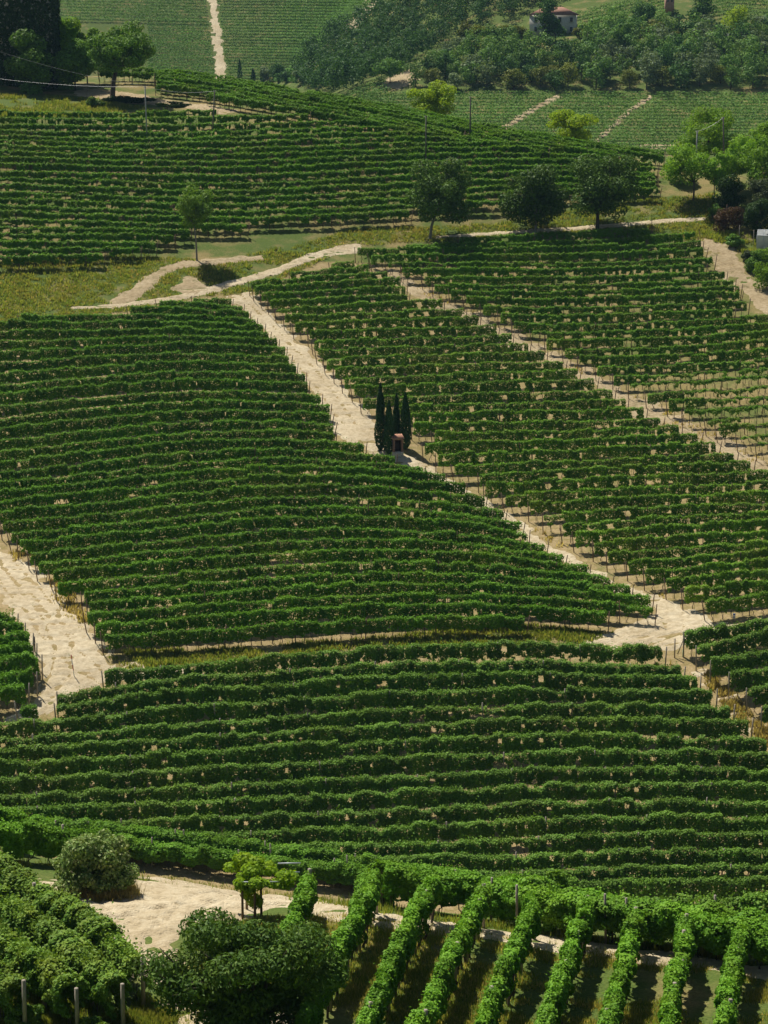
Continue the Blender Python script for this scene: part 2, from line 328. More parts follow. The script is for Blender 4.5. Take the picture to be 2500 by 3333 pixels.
def polydist(x, y, P):
    d = np.full(np.shape(x), 1e9); n = len(P)
    for i in range(n):
        x0, y0 = P[i]; x1, y1 = P[(i + 1) % n]; ex, ey = x1 - x0, y1 - y0; l = ex * ex + ey * ey + 1e-9
        t = np.clip(((x - x0) * ex + (y - y0) * ey) / l, 0, 1); d = np.minimum(d, np.hypot(x - x0 - t * ex, y - y0 - t * ey))
    return np.where(inpoly(x, y, P), d, -d)
def wpoly(P, rmin=60):
    P = np.array(P, float); return [tuple(q[:2]) for q in hit(P[:, 0], P[:, 1], 0, rmin)]

G_BANK = [(-80, 855), (450, 825), (700, 850), (1000, 790), (1150, 745), (1600, 730), (2080, 650), (2330, 630), (2350, 775), (2250, 790), (2100, 745), (1500, 780), (1160, 800), (800, 960), (640, 965), (560, 990), (420, 1012), (70, 1052), (-80, 1075)]
G_STRIP = [(340, 2120), (800, 2110), (1700, 2030), (2000, 2060), (1900, 2095), (1250, 2105), (600, 2165), (360, 2185)]
G_RIGHT = [(2290, 760), (2400, 760), (2560, 800), (2560, 960), (2460, 880), (2400, 800), (2330, 790)]
G_KNOLL = [(-80, 300), (300, 320), (520, 360), (480, 385), (-80, 380)]
def build_ground():
    hs = np.concatenate([np.arange(-60, 50, 5), np.arange(50, 430, 1.0), np.arange(430, 1290, 4.0)])
    nu = 300; u = np.linspace(-1, 1, nu); u = np.sign(u) * np.abs(u) ** 1.25
    H, U = np.meshgrid(hs, u, indexing='ij'); X = U * (70 + .34 * np.maximum(H, 0)); Z = T(X, H)
    V = np.stack([X, H, Z], -1).reshape(-1, 3); n = len(hs)
    px, py = project(X, np.maximum(H, 1), Z)
    g = np.full(H.shape, .22)
    g = np.where(H < 112, .64, g); g = np.where(H > 112, .26, g)
    g = np.where((H > 180) & (px < 1150), .22, g); g = np.where((H > 225) & (H < 300) & (px > 1250), .3, g); dC = polydist(px, py, [(1150, 790), (1850, 1170), (2560, 1500), (2700, 700)]); g = np.where((H > 225) & (H < 330) & (dC > 0), .42, g)
    g = np.where((H > 299) & (py < 870), .5, g)
    g = np.where(H > 430, .62, g)
    mid = (H > 60) & (H < 430)
    for P, v in ((G_BANK, .58), (G_STRIP, .46), (G_RIGHT, .52), (G_KNOLL, .62)):
        dd = polydist(px, py, P); g = np.where(mid, g + (v - g) * np.clip(.5 + dd / 16, 0, 1), g)
    i = np.arange(n - 1)[:, None] * nu + np.arange(nu - 1)[None]
    Q = np.stack([i, i + 1, i + nu + 1, i + nu], -1).reshape(-1, 4)
    mb = MB(); mb.add(V, Q)
    # skirt out to the horizon, one sheet with the rest
    me = mb.mesh('ground', M['ground'], True)
    a = me.attributes.new('grass', 'FLOAT', 'POINT'); a.data.foreach_set('value', g.ravel().astype(np.float32))
    tag(link('ground', me), kind='structure')
build_ground()

ROADS = []
def patch(name, P, mat, step=.45, lift=.07, edge=.9, rmin=60, ruts=None):
    W = wpoly(P, rmin)
    if name in ('farm_road', 'farm_lane', 'side_track', 'eroded_bank', 'dirt_track'): ROADS.append(W)
    xs = [p[0] for p in W]; ys = [p[1] for p in W]
    X, Y = np.meshgrid(np.arange(min(xs) - 1.5, max(xs) + 1.5, step), np.arange(min(ys) - 1.5, max(ys) + 1.5, step))
    sd = polydist(X, Y, W); sd2 = sd + (vnoise(X * .55, Y * .55, 5) - .5) * 2.2 * edge + (vnoise(X * 1.7, Y * 1.7, 6) - .5) * 1.1 * edge
    z = T(X, Y) + np.clip(sd2 * .14 / edge, -.16, lift) + np.clip(sd2 / edge, 0, 1) * ((vnoise(X * .5, Y * 2.3, 8) - .5) * .16 + (vnoise(X * 1.1, Y * 4.2, 18) - .5) * .08) + (vnoise(X * 3.1, Y * 3.1, 9) - .5) * .035
    for line in (ruts or []):
        L_ = wpoly(line, rmin); dm = np.full(X.shape, 1e9)
        for (ax, ay), (bx, by) in zip(L_[:-1], L_[1:]):
            ex, ey = bx - ax, by - ay; t = np.clip(((X - ax) * ex + (Y - ay) * ey) / (ex * ex + ey * ey + 1e-9), 0, 1); dm = np.minimum(dm, np.hypot(X - ax - t * ex, Y - ay - t * ey))
        dm = dm + (vnoise(X * .4, Y * .4, 21) - .5) * .5
        for off in (-.8, .8): z -= .09 * np.exp(-((dm - abs(off)) / .2) ** 2) * .5
        z += .05 * np.exp(-((dm - 1.15) / .15) ** 2)
    keep = sd2 > -1.0 * edge; ny, nx = X.shape
    k = keep[:-1, :-1] & keep[1:, :-1] & keep[:-1, 1:] & keep[1:, 1:]
    j, i = np.nonzero(k); b = j * nx + i
    Q = np.stack([b, b + 1, b + nx + 1, b + nx], -1)
    used, inv = np.unique(Q, return_inverse=True)
    V = np.stack([X.ravel(), Y.ravel(), z.ravel()], -1)[used]
    mb = MB(); mb.add(V, inv.reshape(-1, 4)); return tag(mb.build(name, mat, smooth=True), kind='structure')
def strip(C, w):
    """polygon round a centre line; w: half width in px (vertical) per point"""
    C = np.array(C, float); w = np.broadcast_to(np.array(w, float), (len(C),)); d = np.gradient(C, axis=0); d /= np.linalg.norm(d, axis=1, keepdims=True)
    nrm = np.stack([-d[:, 1], d[:, 0]], -1); a = C + nrm * w[:, None]; b = C - nrm * w[:, None]
    return [tuple(p) for p in a] + [tuple(p) for p in b[::-1]]
TL = [(735, 962), (757, 985), (800, 1022), (850, 1068), (900, 1120), (940, 1172), (990, 1232), (1040, 1292), (1070, 1350), (1083, 1402), (1190, 1462), (1290, 1506), (1380, 1534), (1450, 1582), (1515, 1628), (1640, 1705), (1770, 1790), (1910, 1868), (2050, 1940), (2120, 1985), (2130, 2020)]
TR = [(795, 948), (835, 992), (880, 1045), (945, 1105), (1005, 1155), (1058, 1205), (1105, 1262), (1175, 1335), (1212, 1400), (1235, 1450), (1330, 1485), (1395, 1532), (1470, 1575), (1560, 1625), (1650, 1690), (1770, 1768), (1920, 1846), (2060, 1915), (2190, 1965), (2290, 2012), (2290, 2040)]
patch('dirt_track', [(x - 10, y) for x, y in TL] + [(x + 16, y) for x, y in TR[::-1]], M['sand'], step=.3, edge=.7, ruts=[[(770, 965), (880, 1075), (985, 1180), (1075, 1290), (1140, 1390), (1215, 1460)]])
patch('dirt_junction', [(2120, 1975), (2210, 1970), (2295, 2015), (2310, 2040), (2560, 2012), (2560, 2028), (2310, 2066), (2190, 2104), (2000, 2104), (1870, 2086), (1980, 2062), (2090, 2025)], M['sand'], step=.25, ruts=[[(2180, 1990), (2200, 2050), (2100, 2088), (1950, 2090)], [(2540, 2022), (2310, 2055), (2150, 2092)]])
patch('farm_road', strip([(230, 1004), (400, 993), (560, 975), (700, 940), (900, 882), (1010, 838), (1100, 815), (1175, 806)], [4, 7, 10, 12, 12, 13, 15, 16]), M['sand'], step=.3, edge=.22)
patch('farm_lane', strip([(1420, 772), (1600, 761), (1800, 748), (1960, 737), (2150, 721), (2300, 712)], [5, 6, 7, 7, 7, 6]), M['sand'], step=.3, edge=.22)
patch('side_track', strip([(360, 992), (430, 962), (480, 925), (520, 888), (580, 864), (700, 850), (860, 838)], [14, 20, 20, 15, 12, 10, 8]), M['tan'], edge=.5)
patch('eroded_bank', [(560, 938), (598, 893), (640, 905), (690, 932), (702, 946), (600, 968)], M['tan'], edge=.8)
patch('dirt_road', [(2265, 782), (2310, 826), (2370, 900), (2430, 965), (2560, 1090), (2560, 1010), (2500, 950), (2440, 882), (2390, 812), (2330, 776)], M['tan'])
SL = [(1235, 885), (1330, 940), (1440, 1012), (1560, 1066), (1670, 1126), (1780, 1182), (1880, 1240), (2000, 1306), (2150, 1396), (2330, 1476), (2540, 1580)]
SR = [(1200, 852), (1300, 882), (1420, 960), (1580, 1030), (1700, 1092), (1850, 1175), (1960, 1230), (2120, 1316), (2240, 1374), (2400, 1452), (2560, 1530)]
patch('dirt_strip', SL + SR[::-1], M['tan'], edge=1.1)
patch('left_dirt_track', [(-60, 1775), (60, 1806), (120, 1860), (190, 1930), (240, 2005), (300, 2075), (345, 2140), (420, 2172), (620, 2186), (420, 2222), (340, 2246), (215, 2268), (180, 2316), (60, 2356), (0, 2352), (110, 2290), (128, 2220), (112, 2120), (60, 2020), (10, 1950), (-60, 1900)], M['sand'], step=.22, ruts=[[(-40, 1820), (60, 1930), (160, 2050), (250, 2150), (340, 2215), (480, 2200)], [(20, 1830), (150, 1985), (210, 2090), (190, 2200), (110, 2320)]])
patch('dirt_yard', [(40, 2842), (180, 2862), (440, 2872), (620, 2884), (800, 2922), (940, 2928), (960, 2950), (820, 2985), (720, 3005), (620, 3045), (565, 3085), (575, 3160), (610, 3240), (900, 3320), (900, 3420), (600, 3400), (560, 3260), (440, 3155), (330, 3055), (200, 2965), (60, 2885)], M['sand'], step=.18, lift=.17, ruts=[[(300, 3010), (430, 3000), (620, 2960), (900, 2938)], [(560, 3230), (480, 3120), (400, 3040), (300, 2960), (150, 2880)], [(520, 3080), (600, 2990), (700, 2920)]])
patch('terrace_path', strip([(930, 2946), (1050, 2966), (1250, 2994), (1500, 3028), (1800, 3074), (2100, 3108), (2300, 3138), (2600, 3186)], 22), M['sand'], step=.3, edge=.5)
patch('upper_yard', [(250, 276), (330, 291), (420, 300), (520, 320), (700, 345), (770, 362), (700, 372), (560, 347), (460, 338), (380, 331), (300, 318), (250, 312)], M['tan'])
for i, (x, y) in enumerate(((2290, 2183), (2322, 2222), (2368, 2268), (2410, 2318), (2452, 2372), (2490, 2410))):
    patch('path_step', [(x - 40, y + 6), (x + 35, y - 12), (x + 42, y + 2), (x - 20, y + 16)], M['sand'], step=.25, edge=.3)
patch('far_track', [(672, -60), (700, -60), (740, 262), (706, 262)], M['sand'], 1.2, .25, 1.0, 450)
patch('far_track', [(1225, -40), (1262, -40), (1180, 78), (1120, 112), (1125, 70)], M['sand'], 1.2, .25, 1.0, 450)
patch('far_track', [(1000, 195), (1022, 195), (985, 262), (965, 262)], M['sand'], 1.2, .25, 1.0, 450)
patch('far_track', strip([(1822, 310), (1740, 352), (1640, 415), (1560, 470)], 9), M['tan'], .9, .2, .7, 450)
patch('far_track', strip([(2120, 312), (2060, 352), (1980, 420), (1930, 470)], 7), M['tan'], .9, .2, .7, 450)
patch('far_clearing', [(2080, 470), (2300, 466), (2300, 482), (2080, 486)], M['tan'], .9, .2, .7, 450)
patch('far_bank', [(1270, 245), (1330, 225), (1360, 260), (1300, 290), (1240, 285)], M['tan'], .9, .2, .9, 450)

# ------------------------------------------------------------------ vines
def vine_mesh(name, L, h0, h1, hw, n, leaf, mat, holes=.25, ragged=.3, trunks=2, shoots=.12, bark='bark', bulge=0.0, stake=True, trunk_r=.035):
    """one stretch of trellised vine: leaf wall, bare stems below; local x runs along the row"""
    mb = MB(); m = int(n * 1.5)
    x = rng.uniform(-L / 2 - .12, L / 2 + .12, m); t = rng.random(m)
    seed = rng.integers(1000)
    top = h1 + .30 * (vnoise(x * 2.2 + seed, x * 0, 3) - .55) + bulge * (vnoise(x * 1.3 + seed, x * 0 + 3, 4) - .5)
    bot = h0 + ragged * (vnoise(x * 2.3 + seed, x * 0 + 9, 5) - .3) * 1.6
    bot = np.minimum(bot, top - .3)
    z = bot + (top - bot) * t ** .85
    prof = np.sin(np.clip(.22 + .78 * (1 - np.abs(2 * t - 1) ** 3), 0, 1) * math.pi / 2)
    w = hw * prof * (.45 + 1.1 * vnoise(x * 2.6 + seed, z * 2.4, 6))
    side = np.where(rng.random(m) < .5, -1, 1); rad = 1 - .55 * rng.random(m) ** 2
    y = side * w * rad
    dens = vnoise(x * 2.1 + seed, z * 2.4 + 5, 7)
    keep = (dens > holes * (1.2 - .75 * t)) & (rng.random(m) < .92)
    x, y, z, t, side = (a[keep][:n] for a in (x, y, z, t, side))
    k = len(x)
    N = np.stack([rng.normal(0, .5, k), side * (1.0 - .6 * t ** 2) + rng.normal(0, .4, k), .15 + 1.0 * t ** 3 + rng.normal(0, .45, k)], -1)
    sz = leaf * rng.uniform(.7, 1.25, k)
    tint = np.clip(.25 + .45 * rng.random(k) + .25 * t ** 3, 0, 1)  # lighter towards the row top: young leaves, and sunlit tops put into colour
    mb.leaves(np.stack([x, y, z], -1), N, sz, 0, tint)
    nt_ = int(n * .22); xt = rng.uniform(-L / 2 - .08, L / 2 + .08, nt_)
    zt = h1 + .30 * (vnoise(xt * 2.2 + seed, xt * 0, 3) - .55) + bulge * (vnoise(xt * 1.3 + seed, xt * 0 + 3, 4) - .5); yt = rng.uniform(-1, 1, nt_) * hw * (.45 + .75 * vnoise(xt * 2.6 + seed, xt * 0 + h1 * 2.4, 6))
    zt += .05 - .25 * hw * (yt / hw) ** 2 + rng.normal(0, .05, nt_)
    mb.leaves(np.stack([xt, yt, zt], -1), rng.normal(0, .32, (nt_, 3)) + np.stack([0 * xt, yt / hw * .35, 1 + 0 * xt], -1), leaf * rng.uniform(.75, 1.2, nt_), 0, rng.uniform(.5, 1, nt_))  # top layer lightest: sunlight on the row painted into tint, besides paler young leaves
    ns = int(k * shoots)
    if ns:
        x = rng.uniform(-L / 2, L / 2, ns); z = h1 + rng.exponential(.10, ns) - .03; y = rng.normal(0, hw * .5, ns)
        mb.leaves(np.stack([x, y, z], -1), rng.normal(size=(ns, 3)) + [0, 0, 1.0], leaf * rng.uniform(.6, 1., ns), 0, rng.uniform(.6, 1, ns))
    for i in range(trunks):
        bx = -L / 2 + L * (i + .5) / trunks + rng.normal(0, .08); j = rng.normal(0, .07, (3, 2))
        p = [(bx, 0, -.25), (bx + j[0, 0], j[0, 1], h0 * .35), (bx + j[1, 0], j[1, 1], h0 * .7), (bx + j[2, 0] * 1.6, j[2, 1], h0 + .35)]
        mb.tube(p, [trunk_r * 1.25, trunk_r, trunk_r * .85, trunk_r * .7], 5, 1, cap=False)
        if stake: mb.tube([(bx + .1, .03, -.2), (bx + .1, .03, h0 + .5)], [.014, .014], 4, 1, cap=False)
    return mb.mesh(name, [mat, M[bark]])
def variants(name, cnt, **kw): return [vine_mesh(name, **kw) for _ in range(cnt)]
VS = {}
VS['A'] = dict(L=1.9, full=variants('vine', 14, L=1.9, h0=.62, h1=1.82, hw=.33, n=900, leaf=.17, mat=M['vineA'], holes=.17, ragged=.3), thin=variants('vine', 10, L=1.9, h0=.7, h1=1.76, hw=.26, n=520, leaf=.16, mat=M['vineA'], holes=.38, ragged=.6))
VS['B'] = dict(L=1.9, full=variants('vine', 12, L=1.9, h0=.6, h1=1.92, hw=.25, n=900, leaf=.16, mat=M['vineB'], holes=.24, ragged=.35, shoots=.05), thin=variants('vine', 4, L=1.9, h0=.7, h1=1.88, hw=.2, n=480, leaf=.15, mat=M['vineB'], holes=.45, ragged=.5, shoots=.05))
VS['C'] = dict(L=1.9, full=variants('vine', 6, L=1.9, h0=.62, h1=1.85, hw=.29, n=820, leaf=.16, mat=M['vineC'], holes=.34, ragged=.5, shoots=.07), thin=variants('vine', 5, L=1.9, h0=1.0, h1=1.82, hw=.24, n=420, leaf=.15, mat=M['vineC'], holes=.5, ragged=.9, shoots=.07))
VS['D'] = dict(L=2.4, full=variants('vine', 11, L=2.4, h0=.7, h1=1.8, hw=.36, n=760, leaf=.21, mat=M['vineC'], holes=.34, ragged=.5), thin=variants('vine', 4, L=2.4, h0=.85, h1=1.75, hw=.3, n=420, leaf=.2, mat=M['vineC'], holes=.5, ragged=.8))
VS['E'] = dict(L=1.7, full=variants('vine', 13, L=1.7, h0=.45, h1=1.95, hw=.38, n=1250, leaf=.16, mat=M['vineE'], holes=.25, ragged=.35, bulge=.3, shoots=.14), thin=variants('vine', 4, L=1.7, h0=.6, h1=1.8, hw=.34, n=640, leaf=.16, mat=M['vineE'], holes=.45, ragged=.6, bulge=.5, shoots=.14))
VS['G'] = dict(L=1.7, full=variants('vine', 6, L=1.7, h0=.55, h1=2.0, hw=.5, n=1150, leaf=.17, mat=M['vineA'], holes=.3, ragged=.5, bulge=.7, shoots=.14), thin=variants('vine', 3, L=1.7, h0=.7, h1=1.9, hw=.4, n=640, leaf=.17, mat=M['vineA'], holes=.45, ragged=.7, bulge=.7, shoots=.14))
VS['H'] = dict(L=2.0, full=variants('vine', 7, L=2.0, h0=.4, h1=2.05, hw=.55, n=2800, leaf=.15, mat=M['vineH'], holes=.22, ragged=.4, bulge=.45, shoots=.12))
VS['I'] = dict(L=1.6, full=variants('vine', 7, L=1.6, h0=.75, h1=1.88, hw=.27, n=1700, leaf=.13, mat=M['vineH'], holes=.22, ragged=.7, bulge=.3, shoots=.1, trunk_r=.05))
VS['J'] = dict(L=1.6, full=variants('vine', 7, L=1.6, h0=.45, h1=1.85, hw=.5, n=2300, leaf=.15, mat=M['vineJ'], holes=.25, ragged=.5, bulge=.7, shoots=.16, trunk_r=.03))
for k in VS: VS[k].setdefault('thin', VS[k]['full'])

def post_mesh(h, r, mat, seg=6):
    mb = MB(); mb.tube([(0, 0, -.4), (0, 0, h * .5), (0, 0, h)], [r, r, r * .92], seg); return mb.mesh('post', mat)
POST = {'brown': post_mesh(2.05, .05, M['post']), 'grey': post_mesh(2.2, .06, M['greypost']), 'stout': post_mesh(2.0, .085, M['greypost'], 8)}

ONES = 'zeroth first second third fourth fifth sixth seventh eighth ninth tenth eleventh twelfth thirteenth fourteenth fifteenth sixteenth seventeenth eighteenth nineteenth'.split()
TENS = {2: ('twentieth', 'twenty'), 3: ('thirtieth', 'thirty'), 4: ('fortieth', 'forty'), 5: ('fiftieth', 'fifty'), 6: ('sixtieth', 'sixty')}
def ordinal(n):
    if n < 20: return ONES[n]
    t, u = divmod(n, 10); return TENS[t][0] if u == 0 else TENS[t][1] + '-' + ONES[u]
def row_line(pts, h, smooth=9, rmin=60):
    P = np.array(pts, float); s = np.r_[0, np.cumsum(np.hypot(*np.diff(P, axis=0).T))]; n = max(3, int(s[-1] / 6) + 1); q = np.linspace(0, s[-1], n)
    if len(P) > 2 and smooth:
        px = np.interp(q, s, P[:, 0]); py = np.interp(q, s, P[:, 1]); w = min(max(3, n // 5), 45)
        pad = np.r_[2 * py[0] - py[w:0:-1], py, 2 * py[-1] - py[-2:-w - 2:-1]] if n > w + 2 else py
        if n > w + 2:
            k = np.ones(w) / w; py = np.convolve(pad, k, 'same')[w:w + n]
    else: px = np.interp(q, s, P[:, 0]); py = np.interp(q, s, P[:, 1])
    W = hit(px, py, h, rmin)
    if smooth and n > 12:
        k = 9; Wp = np.vstack([2 * W[0] - W[k:0:-1], W, 2 * W[-1] - W[-2:-k - 2:-1]]); ker = np.ones(k) / k
        W = np.stack([np.convolve(Wp[:, i], ker, 'same')[k:k + n] for i in range(3)], -1); W[:, 2] = T(W[:, 0], W[:, 1])
    return W
SPACING = {}
def vine_row(block, pts, label, group, vs, h=1.8, thin=.15, gap=0.0, post='brown', every=6.5, ends=(True, True), lean=.12, smooth=9, zs=1.0):
    W = row_line(pts, h, smooth); seg = np.hypot(np.diff(W[:, 0]), np.diff(W[:, 1])); s = np.r_[0, np.cumsum(seg)]; Ltot = s[-1]
    V = VS[vs]; n = max(1, int(round(Ltot / V['L']))); step = Ltot / n
    root = empty('vine_row', W[0]); tag(root, label, 'vine row', group)
    SPACING.setdefault(block, []).append(W[len(W) // 2])
    def pt(d): return np.array([np.interp(d, s, W[:, i]) for i in range(3)])
    ph = rng.random() * 100; rowz = rng.uniform(.94, 1.05)
    thr = vnoise(np.arange(n) * .35 + ph, np.zeros(n) + ph, 11)
    for i in range(n):
        r = rng.random()
        if r < gap and 0 < i < n - 1: continue
        a, c, b = pt(i * step), pt((i + .5) * step), pt((i + 1) * step)
        isthin = (thr[i] * .7 + rng.random() * .3) < thin
        me = random.choice(V['thin'] if isthin else V['full'])
        X = Vector(b - a); sl = math.hypot(X.x, X.y)
        if rng.random() < .5: X = -X
        ang = math.atan2(X.y, X.x); pit = -math.atan2(X.z, sl)
        o = link('vine', me, root, Vector(c) - Vector(W[0]) + Vector((rng.normal(0, .04), rng.normal(0, .05), 0)))
        o.rotation_euler = (rng.normal(0, .025), pit, ang)
        o.scale = (step / V['L'] * 1.02, rng.uniform(.88, 1.15), zs * rowz * rng.uniform(.92, 1.07))
    ds = list(np.arange(every * .6, Ltot - 1.5, every)) if every else []
    for d in ds:
        p = pt(d); o = link('post', POST[post], root, Vector(p) - Vector(W[0]) + Vector((0, -.1, 0))); o.rotation_euler = (rng.normal(0, .03), rng.normal(0, .04), rng.random() * 6); o.scale = (1, 1, rng.uniform(.92, 1.03))
    for e, on in zip((0, Ltot), ends):
        if on:
            d = Vector(pt(min(1.5, Ltot)) - pt(0)).normalized() if e == 0 else Vector(pt(Ltot) - pt(max(0, Ltot - 1.5))).normalized()
            sg = -1 if e == 0 else 1
            p = Vector(pt(e)) + d * sg * .35
            o = link('post', POST[post], root, p - Vector(W[0])); dd = d * sg * lean * rng.uniform(.3, 1.5) + Vector((0, 0, 1))
            o.rotation_euler = dd.to_track_quat('Z', 'Y').to_euler(); o.scale = (1, 1, rng.uniform(.95, 1.08))
    return root

# --- block with the grass strip below it: heights of the row tops read at eight columns
AX = [0, 300, 600, 900, 1200, 1500, 1800, 2100]
A_ROWS = {1: [950, 955, 967, 985], 2: [985, 981, 983, 1003], 3: [1000, 998, 1004, 1025], 4: [1028, 1024, 1024, 1047], 5: [1047, 1049, 1045, 1066], 6: [1080, 1075, 1065, 1085], 7: [1113, 1105, 1091, 1108],
 8: [1147, 1136, 1119, 1133], 9: [1185, 1163, 1149, 1162], 10: [1218, 1196, 1176, 1187], 11: [1254, 1227, 1206, 1214], 12: [1288, 1257, 1238, 1245], 13: [1326, 1295, 1270, 1274, 1300], 14: [1364, 1332, 1306, 1306, 1330],
 15: [1397, 1366, 1337, 1339, 1362], 16: [1436, 1404, 1375, 1370, 1392], 17: [1469, 1438, 1406, 1398, 1420], 18: [1500, 1467, 1436, 1426, 1446], 19: [1536, 1505, 1472, 1456, 1475, 1520], 20: [1569, 1541, 1507, 1485, 1502, 1535],
 21: [1599, 1573, 1540, 1516, 1524, 1556], 22: [1632, 1602, 1576, 1545, 1551, 1580], 23: [1664, 1639, 1607, 1578, 1582, 1611, 1660], 24: [1702, 1673, 1642, 1616, 1614, 1642, 1690], 25: [1741, 1713, 1682, 1651, 1648, 1670, 1722],
 26: [1773, 1745, 1715, 1685, 1683, 1699, 1748], 27: [1810, 1780, 1750, 1720, 1718, 1733, 1776], 28: [1846, 1814, 1789, 1764, 1752, 1765, 1804, 1860], 29: [1880, 1848, 1826, 1799, 1790, 1797, 1830, 1880], 30: [1918, 1892, 1867, 1840, 1828, 1834, 1857, 1900],
 31: [1950, 1928, 1904, 1878, 1863, 1869, 1884, 1915], 32: [1982, 1959, 1937, 1912, 1897, 1898, 1912, 1938], 33: [2020, 1998, 1977, 1953, 1935, 1935, 1946, 1972], 34: [2052, 2035, 2016, 1991, 1970, 1967, 1980, 2005], 35: [2082, 2067, 2055, 2032, 2014, 2004, 2010, 2030]}
A_L = {1: 633, 2: 521, 3: 427, 4: 72, 24: 16, 25: 45, 26: 70, 27: 105, 28: 132, 29: 180, 30: 196, 31: 279, 32: 297, 33: 293, 34: 322, 35: 347}
A_R = [752, 784, 803, 826, 850, 868, 897, 922, 935, 956, 987, 996, 1039, 1065, 1068, 1077, 1081, 1179, 1279, 1372, 1440, 1507, 1568, 1631, 1690, 1712, 1767, 1826, 1906, 1977, 2045, 2112, 2122, 1969, 1702]
def dense(xs, ys, x0, x1):
    """smooth curve through the read heights, as many points as needed"""
    xs = np.array(xs[:len(ys)], float); ys = np.array(ys, float); q = np.arange(x0, x1 + 1, max(6, (x1 - x0) / 40))
    ex = np.r_[xs[0] - 300, xs, xs[-1] + 300]; ey = np.r_[2 * ys[0] - ys[1], ys, 2 * ys[-1] - ys[-2]]
    return list(zip(q, np.interp(q, ex, ey)))
for k, ys in A_ROWS.items():
    x0 = A_L.get(k, -70); x1 = A_R[k - 1]
    vine_row('A', dense(AX, ys, x0, x1), f'{ordinal(k)} vine row from the top in the block above the grass strip', 'vine rows above the grass strip', 'A', thin=.16 if k < 20 else .25, ends=(x0 > 0, True))

B_ROWS = [[(1083, 859), (1153, 854)], [(952, 890), (1199, 867)], [(821, 916), (1000, 902), (1257, 886)], [(834, 935), (1150, 915), (1301, 909)], [(859, 956), (1150, 937), (1315, 932)], [(883, 978), (1150, 963), (1323, 957)],
 [(907, 1004), (1150, 988), (1437, 976)], [(934, 1028), (1150, 1018), (1507, 1006)], [(965, 1055), (1150, 1046), (1554, 1032)], [(1012, 1080), (1150, 1075), (1613, 1060)], [(1027, 1105), (1150, 1104), (1661, 1090)], [(1041, 1138), (1300, 1128), (1716, 1115)],
 [(1068, 1171), (1300, 1160), (1771, 1145)], [(1097, 1199), (1300, 1190), (1830, 1175)], [(1125, 1232), (1500, 1218), (1877, 1203)], [(1157, 1260), (1500, 1250), (1932, 1236)], [(1186, 1296), (1500, 1285), (1800, 1277), (1991, 1270)], [(1300, 1322), (1600, 1314), (1800, 1312), (2035, 1297)],
 [(1332, 1350), (1600, 1344), (1800, 1341), (2094, 1330)], [(1351, 1380), (1600, 1376), (1800, 1375), (2149, 1362)], [(1419, 1408), (1800, 1407), (2208, 1389)], [(1388, 1446), (1800, 1438), (2270, 1414)], [(1430, 1481), (1800, 1468), (2329, 1440)], [(1487, 1512), (1800, 1501), (2388, 1474)],
 [(1569, 1548), (1800, 1531), (2443, 1503)], [(1587, 1579), (1800, 1566), (2505, 1534)], [(1654, 1611), (1900, 1595), (2560, 1566)], [(1733, 1640), (2000, 1622), (2560, 1599)], [(1780, 1676), (2000, 1657), (2560, 1633)], [(1843, 1709), (2100, 1688), (2560, 1662)],
 [(1881, 1737), (2100, 1718), (2560, 1692)], [(1944, 1766), (2200, 1748), (2560, 1725)], [(1990, 1800), (2250, 1780), (2560, 1758)], [(2057, 1829), (2300, 1808), (2560, 1785)], [(2112, 1858), (2300, 1840), (2560, 1817)], [(2183, 1888), (2350, 1870), (2560, 1850)],
 [(2238, 1921), (2400, 1905), (2560, 1888)], [(2309, 1955), (2420, 1938), (2560, 1922)]]
for k, p in enumerate(B_ROWS, 1):
    vine_row('B', p, f'{ordinal(k)} vine row from the top in the block behind the four cypresses', 'vine rows behind the cypresses', 'B', h=1.9, thin=.14, gap=0.0, ends=(True, p[-1][0] < 2500))
C_ROWS = [[(1500, 774), (1700, 766), (1900, 752), (2112, 744)], [(1328, 801), (1800, 789), (1980, 781), (2137, 771), (2264, 760)], [(1165, 812), (1800, 806), (2197, 794), (2280, 790)], [(1212, 831), (1800, 828), (2137, 817), (2289, 811)], [(1267, 853), (1800, 855), (2011, 853), (2319, 836)],
 [(1315, 875), (1800, 880), (2074, 874), (2290, 864)], [(1385, 901), (1800, 904), (2357, 887)], [(1418, 926), (1800, 929), (2386, 910)], [(1473, 945), (1800, 952), (2403, 931)], [(1521, 970), (1800, 976), (2403, 954)], [(1576, 996), (1800, 1003), (2429, 980)],
 [(1632, 1022), (1800, 1031), (2382, 1011)], [(1676, 1048), (1800, 1057), (2241, 1046), (2560, 1023)], [(1740, 1080), (1800, 1084), (2168, 1078), (2560, 1048)], [(1785, 1109), (2168, 1104), (2560, 1075)], [(1844, 1137), (2168, 1130), (2560, 1101)], [(1892, 1163), (2241, 1158), (2560, 1131)],
 [(1951, 1193), (2285, 1185), (2560, 1160)], [(2006, 1222), (2329, 1213), (2560, 1192)], [(2057, 1251), (2320, 1240), (2560, 1225)], [(2116, 1281), (2330, 1270), (2560, 1255)], [(2186, 1310), (2560, 1291)], [(2234, 1340), (2560, 1322)], [(2311, 1369), (2560, 1351)], [(2348, 1391), (2560, 1376)], [(2414, 1421), (2560, 1405)], [(2476, 1450), (2560, 1440)]]
for k, p in enumerate(C_ROWS, 1):
    vine_row('C', p, f'{ordinal(k)} vine row from the top in the block under the walnut trees', 'vine rows under the walnut trees', 'C', h=1.82, thin=.1 if k < 5 else (.25 if k < 19 else .6), gap=0 if k < 19 else .08, ends=(True, p[-1][0] < 2500))
